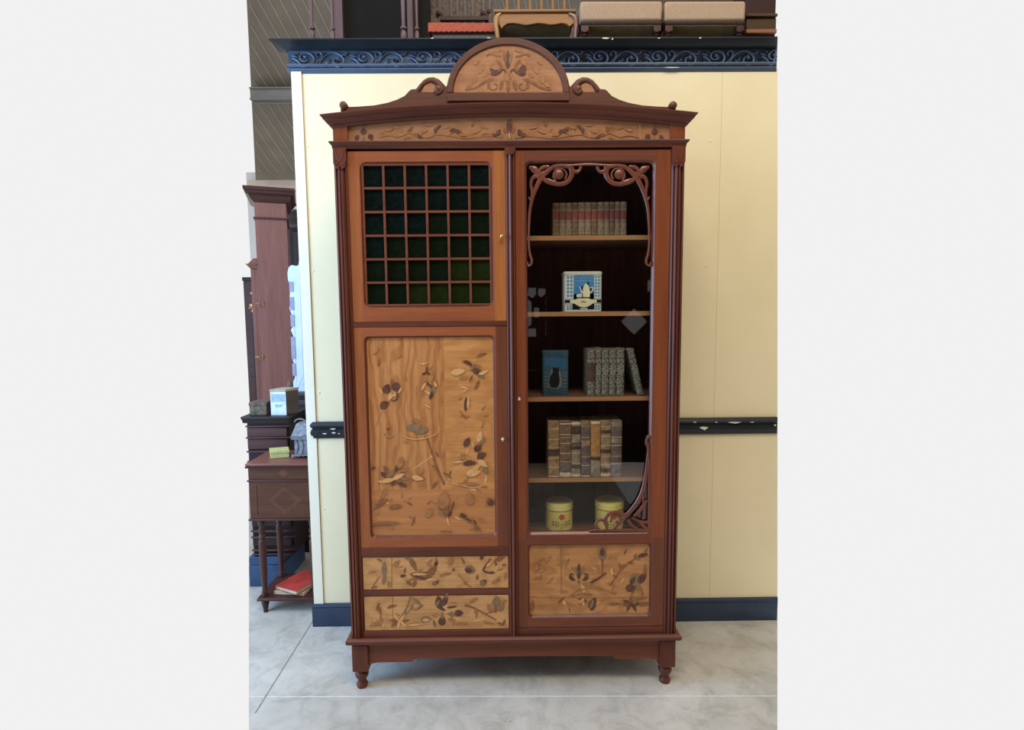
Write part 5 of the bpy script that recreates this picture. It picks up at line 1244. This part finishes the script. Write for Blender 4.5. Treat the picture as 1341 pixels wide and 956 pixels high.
# --- low dark cabinet at the right, carrying the white frame
DY = 1.36
dx0 = BX(385, 560, DY); dz = BZ(392, 514, DY)
t = thing('low_cabinet', 'dark purplish low cabinet behind the metal casket, partly hidden by the wall end', 'cabinet', (dx0+0.2, DY+0.15, 0))
mb = MB(); mb.box(dx0, dx0+0.42, DY+0.01, DY+0.3, 0, dz-0.02); mb.build('case', 'blk', t, bev=0.002)
mb = MB(); mb.box(dx0+0.03, dx0+0.39, DY, DY+0.009, dz-0.14, dz-0.05); mb.box(dx0+0.03, dx0+0.39, DY, DY+0.009, 0.1, dz-0.18); mb.build('door', 'purp', t, bev=0.003)
mb = MB(); mb.box(dx0-0.012, dx0+0.43, DY-0.015, DY+0.31, dz-0.0195, dz); mb.build('top', 'purp', t, bev=0.003)
# white carved frame
FY2 = DY+0.05
def fb(px, py): return B(px, py, FY2)
sil = [(383.5, 512.5), (384, 500), (386, 495), (386.5, 480), (383.5, 472), (384, 440), (381, 432), (383, 428), (382, 412), (379, 404), (380, 398), (379.5, 388), (380, 374), (377, 366), (376.5, 357), (378, 350), (382, 347), (388, 348.5), (391, 347), (392, 336), (394, 332), (440, 332), (440, 512.5)]
P_ = [fb(*p) for p in sil]
t = thing('mirror_frame', 'white painted carved frame standing on the low cabinet beside the tall armoire', 'frame', (P_[0][0]+0.05, FY2+0.01, dz+0.0004))
z_min = dz+0.0008
P_ = [(x, max(z, z_min)) for x, z in P_]
mb = MB(); mb.prism(P_, FY2, FY2+0.022)
for a, b in (((384, 395), (388, 500)), ((392, 355), (398, 505)), ((396, 505), (402, 492)), ((390, 508), (402, 480))):
    mb.stroke([fb(*a), fb((a[0]+b[0])/2, (a[1]+b[1])/2), fb(*b)], 0.0018, FY2-0.0005, 0.002, 0, 6, 1)
for py in (372, 396, 415, 436, 458, 478): x, z = fb(387, py); mb.lathe([(0.003, 0.0), (0.002, -0.002), (0.0003, -0.0025)], (x, FY2, z), 1, 8, 'y')
mb.build('carved_frame', ['white', 'whiteg'], t, merge=False)
mb = MB()
for a, b in ((369, 382), (389, 402+4), (412, 428), (441, 470), (476, 492)):
    x0, z0 = fb(379.5, b); x1, z1 = fb(384, a); s_ = (a-369)*0.00016
    mb.box(x0+s_*6*0.2, x1+s_, FY2-0.004, FY2-0.0002, z0, z1)
mb.build('inset_strip', 'whiteg', t)

# --- tall reddish armoire, seen from its side
AY = 1.75
ax0_, ax1_ = BX(337, 400, AY), BX(375.5, 300, AY)
az1 = BZ(350, 262, AY); az2 = BZ(350, 247, AY)
xb0, xb1 = BX(346, 530, AY), BX(384, 530, AY)
t = thing('tall_armoire', 'tall reddish brown armoire with dark stepped cornice behind the chest', 'armoire', ((ax0_+ax1_)/2, AY, 0))
mb = MB(); xa_ = (BX(336, 270, AY)+xb0)/2; xe_ = (BX(374, 270, AY)+xb1)/2; mb.box(xa_, xe_, AY, AY+0.45, 0, az1); mb.build('side_panel', 'rosewood', t, bev=0.002)
mb = MB(); zz = BZ(350, 286, AY); mb.box(xa_-0.01, xe_+0.01, AY-0.012, AY+0.45, zz-0.006, zz+0.004); mb.build('moulding', 'wal', t, bev=0.002)
mb = MB(); hA = az2-az1+0.02; moulding(mb, xa_, xe_, AY, AY+0.45, [(0.062, az2), (0.062, az2-hA*0.2), (0.052, az2-hA*0.3), (0.052, az2-hA*0.42), (0.03, az2-hA*0.55), (0.02, az2-hA*0.8), (0.0, az2-hA)]); mb.build('cornice', 'wal', t)
mb = MB(); bxp = xa_; 
mb.box(bxp-0.02, bxp, AY+0.02, AY+0.06, 0, BZ(340, 352, AY)); mb.box(bxp-0.045, bxp-0.021, AY+0.02, AY+0.045, 0, BZ(340, 352, AY))
zk = BZ(340, 352, AY)
mb.hexa([(bxp-0.045, AY+0.01, zk), (bxp+0.0, AY+0.01, zk), (bxp, AY+0.07, zk), (bxp-0.045, AY+0.07, zk)], [(bxp-0.075, AY-0.01, zk+0.03), (bxp, AY-0.01, zk+0.03), (bxp, AY+0.09, zk+0.03), (bxp-0.075, AY+0.09, zk+0.03)])
mb.hexa([(bxp-0.06, AY, zk+0.03), (bxp, AY, zk+0.03), (bxp, AY+0.07, zk+0.03), (bxp-0.06, AY+0.07, zk+0.03)], [(bxp-0.02, AY, zk+0.07), (bxp, AY, zk+0.07), (bxp, AY+0.07, zk+0.07), (bxp-0.02, AY+0.07, zk+0.07)])
mb.build('front_column', 'rosewood', t, bev=0.001)
for py in (398, 467):
    x, z = B(341, py, AY-0.01); mb = MB(); mb.tube([(x+0.02, AY, z), (x, AY-0.03, z), (x-0.025, AY-0.03, z+0.003)], 0.005); mb.lathe([(0.004, -0.014), (0.007, 0), (0.004, 0.014)], (x+0.02, AY-0.004, z), 0, 10); mb.build('handle', 'brass', t)
t.rotation_euler = (0, 0, math.radians(20))
# dark open wardrobe behind at the far left
OY = 2.3
t = thing('dark_wardrobe', 'nearly black wardrobe with ornate hanging trim at the far left edge', 'wardrobe', (BX(331, 450, OY), OY+0.3, 0))
zo = BZ(330, 368, OY)
xo0 = BX(326, 510, OY)
mb = MB(); mb.box(xo0, BX(345, 400, OY), OY, OY+0.5, 0, zo); mb.build('case', 'wal', t)
mb = MB(); mb.box(xo0, BX(346, 400, OY), OY-0.02, OY+0.51, zo+0.0003, zo+0.03); mb.build('top', 'blk', t, bev=0.003)
mb = MB(); mb.box(BX(333, 470, OY), BX(340, 470, OY), OY-0.01, OY-0.0003, 0.2, BZ(333, 418, OY)); mb.build('door_gap', 'blk', t)
mb = MB()
for (x_, y_, r_) in ((329, 384, 2.4), (331, 394, 2), (328, 400, 2.6), (333, 388, 1.6), (330, 407, 2)):
    x, z = B(x_, y_, OY-0.02); mb.ball((x, OY-0.012, z), r_*0.0062, 0, 8, 0.5)
mb.tube([(*[B(327, 404, OY)[0]], OY-0.012, B(327, 404, OY)[1]), (B(330, 402.5, OY)[0], OY-0.012, B(330, 402.5, OY)[1]), (B(333, 406, OY)[0], OY-0.012, B(333, 406, OY)[1])], 0.006)
mb.build('brass_ornament', 'brass', t)
# grey dark wardrobe to the right, with finial
VY = 2.55
vx0 = BX(373, 320, VY); vz2 = BZ(375, 277, VY); vz1 = BZ(375, 293, VY)
t = thing('panelled_wardrobe', 'grey brown panelled wardrobe with deep cornice beside the white frame', 'wardrobe', (vx0+0.4, VY+0.3, 0))
mb = MB(); mb.box(vx0, vx0+0.9, VY, VY+0.5, 0, vz1); mb.build('case', 'moul', t, bev=0.002)
mb = MB(); px_ = BX(379.5, 320, VY); pz_ = BZ(380, 298, VY); mb.box(px_, vx0+0.85, VY-0.006, VY-0.0003, 0.2, pz_, 0); mb.box(px_+0.035, vx0+0.82, VY-0.014, VY-0.0062, 0.25, pz_-0.04, 1); mb.build('door_panel', ['blk', 'purp'], t, bev=0.004)
mb = MB(); hv = vz2-vz1; moulding(mb, vx0, vx0+0.9, VY, VY+0.5, [(0.10, vz2), (0.10, vz2-hv*0.14), (0.075, vz2-hv*0.3), (0.06, vz2-hv*0.55), (0.03, vz2-hv*0.7), (0.0, vz2-hv)]); mb.build('cornice', 'moul', t)
x = BX(379, 270, VY); H = BZ(379, 258, VY)-vz2
mb = MB(); mb.lathe([(0.02, 0), (0.012, H*0.12), (0.01, H*0.2), (0.03, H*0.42), (0.045, H*0.52), (0.04, H*0.6), (0.015, H*0.66), (0.018, H*0.72), (0.025, H*0.82), (0.014, H*0.95), (0.002, H)], (x, VY+0.04, vz2+0.0003), 0, 16); mb.build('finial', 'iron', t)

# ============================================================ ON TOP OF THE PARTITION
PZ = ZT
M['plum'] = wood('plum_brown_wood', (84, 64, 66), (108, 84, 84), 'z', rough=0.4, spec=0.4)
M['black'] = mottled('black_interior', (8, 7, 7), (16, 14, 13), 10, 0.7, 0.2)
M['coral'] = mottled('coral_upholstery', (168, 84, 66), (186, 102, 84), 40, 0.8, 0.1)
M['honeyw'] = wood('honey_beech', (142, 96, 50), (172, 122, 70), 'x', rough=0.4)
M['honeyz'] = wood('honey_beech_leg', (150, 108, 62), (180, 136, 84), 'z', rough=0.35, spec=0.5)
M['mahl'] = wood('polished_mahogany_leg', (104, 70, 60), (134, 98, 88), 'z', rough=0.3, spec=0.6)
M['linen'] = mottled('beige_woven_fabric', (160, 138, 116), (184, 162, 140), 240, 0.85, 0.1, 3, 0.3)
M['nail'] = mottled('dark_nail_trim', (52, 36, 28), (84, 60, 46), 200, 0.6)
M['umber'] = wood('umber_wood', (58, 40, 26), (80, 58, 38), 'x', rough=0.5)
M['ochre'] = wood('ochre_board', (118, 96, 60), (142, 118, 78), 'x', rough=0.6)
M['liner'] = mottled('ochre_lining_cloth', (196, 168, 118), (214, 186, 136), 20, 0.8)
M['greyfab'] = mottled('grey_brown_carved_wood', (70, 62, 54), (112, 98, 84), 60, 0.7)
M['dkred'] = wood('deep_red_wood', (44, 18, 16), (60, 28, 24), 'x', rough=0.5)
def up(px, py, Y): return B(px, py, Y)
# turned stand at the left
SY = 0.50
def column(px, Y, r, mb, ztop=3.55):
    x = BX(px, 35, Y); zbulb = BZ(px, 45, Y)
    mb.lathe([(r*0.9, 0), (r*1.3, (zbulb-PZ)*0.5), (r*1.5, zbulb-PZ), (r*1.1, zbulb-PZ+0.014), (r*0.8, zbulb-PZ+0.018), (r*1.6, zbulb-PZ+0.022), (r*1.6, zbulb-PZ+0.03), (r*0.9, zbulb-PZ+0.036), (r*0.85, zbulb-PZ+0.05), (r*1.15, zbulb-PZ+0.2), (r, ztop-PZ)], (x, Y, PZ+0.0003), 0, 16)
xa_, xb_ = BX(408.5, 35, SY), BX(528.5, 35, SY)
t = thing('turned_stand', 'plum brown stand with turned front columns on the left of the wall ledge', 'stand', ((xa_+xb_)/2, SY+0.15, PZ))
for px, Y, r in ((408.5, SY, 0.0088), (528.5, SY, 0.0095), (435.5, SY+0.22, 0.0075), (546, SY+0.22, 0.0075)):
    mb = MB(); column(px, Y, r, mb); mb.build('column', 'plum', t)
mb = MB(); mb.box(xa_-0.03, xb_+0.03, SY-0.03, SY+0.26, 3.55, 3.58); mb.build('top', 'plum', t)
KY = 0.78
t = thing('open_cabinet', 'black cabinet with plum side post behind the turned columns on the ledge', 'cabinet', (BX(495, 35, KY), KY+0.1, PZ))
mb = MB(); mb.box(BX(438, 35, KY), BX(449.5, 35, KY), KY-0.01, KY+0.3, PZ+0.0003, 3.5); mb.build('side_post', 'plum', t)
mb = MB(); mb.box(BX(534, 35, KY), BX(541, 35, KY), KY-0.01, KY+0.3, PZ+0.0003, 3.5); mb.build('side_post', 'plum', t)
mb = MB(); mb.box(BX(449.6, 35, KY), BX(533.9, 35, KY), KY+0.02, KY+0.3, PZ+0.0003, 3.5); mb.build('back', 'black', t)
mb = MB(); mb.box(BX(541.2, 35, KY), BX(561, 35, KY), KY+0.06, KY+0.1, PZ+0.0003, 3.5)
tag(mb.build('dark_board', 'black', None, (BX(551, 35, KY), KY+0.08, PZ)), 'black upright board between the open cabinet and the coral seat', 'board')
# coral bench
EY = 0.66
x0, x1 = BX(560.5, 35, EY), BX(649, 35, EY); z0, z1 = BZ(605, 42, EY), BZ(605, 29, EY)
t = thing('upholstered_bench', 'coral upholstered low seat with grey frame on the ledge left of the beech chair', 'bench', ((x0+x1)/2, EY+0.1, PZ))
mb = MB(); n = 26; pts = [(x0, z1-0.006), (x0+0.004, z1)]+[(x1-0.01, z1-0.004), (x1, z1-0.012)]
for k in range(n+1): pts.append((x1+(x0-x1)*k/n, z0+0.004*(k % 2)))
mb.prism(pts, EY, EY+0.25); mb.build('seat', 'coral', t, bev=0.002)
mb = MB(); mb.box(x0+0.02, x1-0.004, EY+0.015, EY+0.2, PZ+0.0003, z0-0.0003); mb.build('frame', 'moul', t)
CB = 0.95
x0, x1 = BX(561, 35, CB), BX(646, 35, CB)
t = thing('carved_panel', 'grey brown carved panel standing behind the coral seat', 'panel', ((x0+x1)/2, CB+0.02, PZ))
mb = MB(); mb.box(x0, x1, CB, CB+0.03, PZ+0.0003, 3.55); mb.build('board', 'greyfab', t)
mb = MB()
for px in (575, 590, 598, 608, 618, 632, 640): x = BX(px, 20, CB); mb.box(x, x+0.012, CB-0.01, CB-0.0003, 3.05, 3.5)
for px, py in ((574, 17), (578, 20), (632, 17), (637, 20), (640, 15)): x, z = B(px, py, CB-0.01); mb.ball((x, CB-0.011, z), 0.012, 1, 8, 0.4)
z = BZ(600, 25.5, CB); mb.box(BX(577, 25, CB), BX(640, 25, CB), CB-0.02, CB-0.011, z-0.012, z+0.008, 1)
mb.build('carving', ['moul', 'dkred'], t, merge=False)
# beech chair
HY = 0.56
def hb2(px, py): return B(px, py, HY)
x0, x1 = hb2(650, 30)[0], hb2(757, 30)[0]
t = thing('beech_chair', 'honey coloured chair with scalloped seat rail above the crest of the cabinet', 'chair', ((x0+x1)/2, HY+0.2, PZ))
prof_ = [(654, 17), (748, 17), (751, 20), (752, 30), (746, 35), (742, 31.5), (735, 30.5), (728, 32), (720, 32.5), (712, 31), (704, 30.5), (696, 32), (688, 33), (680, 31.5), (672, 30.5), (665, 31), (660, 34), (657, 38), (653, 30)]
mb = MB(); mb.prism([hb2(*p) for p in prof_], HY, HY+0.02); mb.build('seat_rail', 'honeyw', t, bev=0.003)
mb = MB(); zs_ = hb2(700, 17)[1]; mb.box(x0-0.01, x1-0.01, HY-0.01, HY+0.38, zs_, zs_+0.014); mb.build('seat', 'honeyw', t, bev=0.004)
mb = MB(); mb.box(x0+0.02, x1-0.02, HY+0.022, HY+0.37, zs_-0.008, zs_-0.0003); mb.build('underside_cloth', 'liner', t)
for (pts, w, mm) in (([(656, 17), (651, 22), (649.5, 32), (651, 42), (652, 54)], [0.012, 0.015, 0.013, 0.011, 0.010], 'honeyz'), ([(745, 18), (752, 22), (754.5, 31), (753.5, 42), (753, 54)], [0.013, 0.017, 0.014, 0.012, 0.011], 'mahl')):
    mb = MB(); mb.stroke([hb2(*p) for p in pts], w, HY+0.008, 0.014, 0, 10, 5); o = mb.build('leg', mm, t)
    if mm == 'mahl': o['label'] = 'darker polished leg'
for px in (668, 738):
    mb = MB(); x = BX(px, 40, HY+0.34); mb.box(x-0.012, x+0.012, HY+0.33, HY+0.354, PZ+0.0003, zs_-0.0083); mb.build('leg', 'dkred', t)
for k in range(6):
    x = BX(664+k*15, 10, HY+0.06); mb = MB(); mb.tube([(x, HY+0.06, zs_+0.0145), (x, HY+0.06, zs_+0.3)], 0.006); mb.build('spindle', 'honeyw', t)
mb = MB(); mb.box(x0, x1, HY+0.05, HY+0.07, zs_+0.3, zs_+0.34); mb.build('top_rail', 'honeyw', t)
mb = MB(); q0, q1 = BX(663, 40, HY+0.42), BX(748, 40, HY+0.42)
mb.box(q0, q1, HY+0.42, HY+0.44, PZ+0.0003, BZ(700, 24, HY+0.42)); tag(mb.build('ochre_board', 'ochre', None, ((q0+q1)/2, HY+0.43, PZ)), 'ochre wooden board seen under the seat of the beech chair', 'board')
# two footstools
QY = 0.52
def stool(pa, pb, label, Y=QY):
    x0, x1 = BX(pa, 25, Y), BX(pb, 25, Y); z0 = BZ((pa+pb)/2, 31, Y); z1 = BZ((pa+pb)/2, 27.2, Y); zt = z1+0.09
    t = thing('footstool', label, 'footstool', ((x0+x1)/2, Y+0.13, PZ), 'beige footstools on the ledge')
    mb = MB(); mb.box(x0, x1, Y, Y+0.3, z1, zt)
    mb.build('cushion', 'linen', t, bev=0.012)
    mb = MB(); mb.box(x0+0.004, x1-0.004, Y+0.004, Y+0.29, z0, z1-0.0003)
    n = 34
    for k in range(n): xk = x0+0.006+(x1-x0-0.012)*k/(n-1); mb.ball((xk, Y+0.003, (z0+z1)/2), 0.0042, 0, 6)
    mb.build('nail_trim', 'nail', t, merge=False)
    mb = MB(); mb.box(x0+0.012, x1-0.012, Y+0.012, Y+0.285, z0-0.004, z0-0.0003); mb.build('underside_cloth', 'liner', t)
    for xx in (x0+0.022, x1-0.022):
        for yy in (Y+0.022, Y+0.26):
            mb = MB(); H = z0-PZ; mb.lathe([(0.012, 0.0), (0.018, H*0.15), (0.013, H*0.3), (0.017, H*0.38), (0.010, H*0.46), (0.018, H*0.54), (0.011, H*0.62), (0.018, H*0.68), (0.018, H-0.0045)], (xx, yy, PZ+0.0001), 0, 12)
            mb.box(xx-0.017, xx+0.017, yy-0.017, yy+0.017, PZ+H*0.72, z0-0.0043); mb.build('leg', 'walz', t)
    return t
stool(760, 867.5, 'beige upholstered footstool on the wall ledge, next to the beech chair')
stool(870.5, 976.5, 'beige upholstered footstool on the wall ledge, next to the dark drawer unit')
BYq = 0.90
mb = MB(); x0, x1 = BX(765, 40, BYq), BX(972, 40, BYq); mb.box(x0, x1, BYq, BYq+0.02, PZ+0.0003, BZ(860, -8, BYq))
tag(mb.build('dark_board', 'umber', None, ((x0+x1)/2, BYq, PZ)), 'long dark brown board standing behind the two footstools', 'board')
# dark unit at the right
UY = 0.55
x0, x1 = BX(977.5, 35, UY), BX(1017.5, 35, UY)
t = thing('drawer_unit', 'dark brown wooden drawer unit at the right end of the ledge', 'drawer unit', ((x0+x1)/2, UY+0.1, PZ))
M['umber2'] = wood('brown_rail_wood', (128, 86, 62), (150, 104, 78), 'x', rough=0.45)
mb = MB(); mb.box(x0, x1, UY+0.02, UY+0.3, PZ+0.0003, 3.12); mb.build('case', 'dkred', t)
mb = MB(); mb.box(x0+0.001, x1, UY, UY+0.0197, BZ(998, 43, UY), BZ(998, 37.5, UY)); mb.build('front_rail', 'umber2', t, bev=0.002)
mb = MB(); mb.box(x0+0.004, x1, UY+0.008, UY+0.0197, BZ(998, 36.5, UY), BZ(998, 22.5, UY)); mb.build('drawer_front', 'umber', t, bev=0.003)
mb = MB(); mb.box(x0, x1, UY-0.004, UY+0.0197, BZ(998, 21.5, UY), BZ(998, 18, UY)); mb.build('front_rail', 'umber', t, bev=0.002)
# ============================================================ LIGHT AND CAMERA
w = bpy.data.worlds.new('World'); SC.world = w; w.use_nodes = True
bg = w.node_tree.nodes['Background']; bg.inputs['Color'].default_value = (0.88, 0.88, 0.88, 1); bg.inputs['Strength'].default_value = 1.0
def area(name, loc, target, sx, sy, power, color):
    l = bpy.data.lights.new(name, 'AREA'); l.shape = 'RECTANGLE'; l.size = sx; l.size_y = sy; l.energy = power; l.color = color
    o = bpy.data.objects.new(name, l); COL.objects.link(o); o.location = loc
    o.rotation_euler = (Vector(target)-Vector(loc)).to_track_quat('-Z', 'Y').to_euler(); return o
area('daylight_window', (-2.5, -0.45, 1.9), (-0.9, 0.5, 1.5), 1.0, 2.6, 92, (0.30, 0.58, 1.0))
area('overhead_fill', (0.4, -2.2, 5.2), (0.2, 0.2, 1.2), 2.6, 1.2, 130, (1.0, 0.90, 0.74))  # added warm fill, makes up for light the added walls block
cd_ = bpy.data.cameras.new('camera'); cam = bpy.data.objects.new('camera', cd_); COL.objects.link(cam)
cd_.sensor_width = 36.0; cd_.sensor_fit = 'HORIZONTAL'; cd_.lens = 36.0*FPX/1341.0; cd_.clip_start = 0.05; cd_.clip_end = 200
mt = Matrix((RGT, UPV, -FWD)).transposed().to_4x4(); mt.translation = CAM; cam.matrix_world = mt
SC.camera = cam
vs_ = SC.view_settings; vs_.view_transform = 'Standard'; vs_.look = 'None'; vs_.exposure = 0.0; vs_.gamma = 1.0; vs_.use_curve_mapping = False
for o in bpy.data.objects:
    if '_built_local' in o: del o['_built_local']
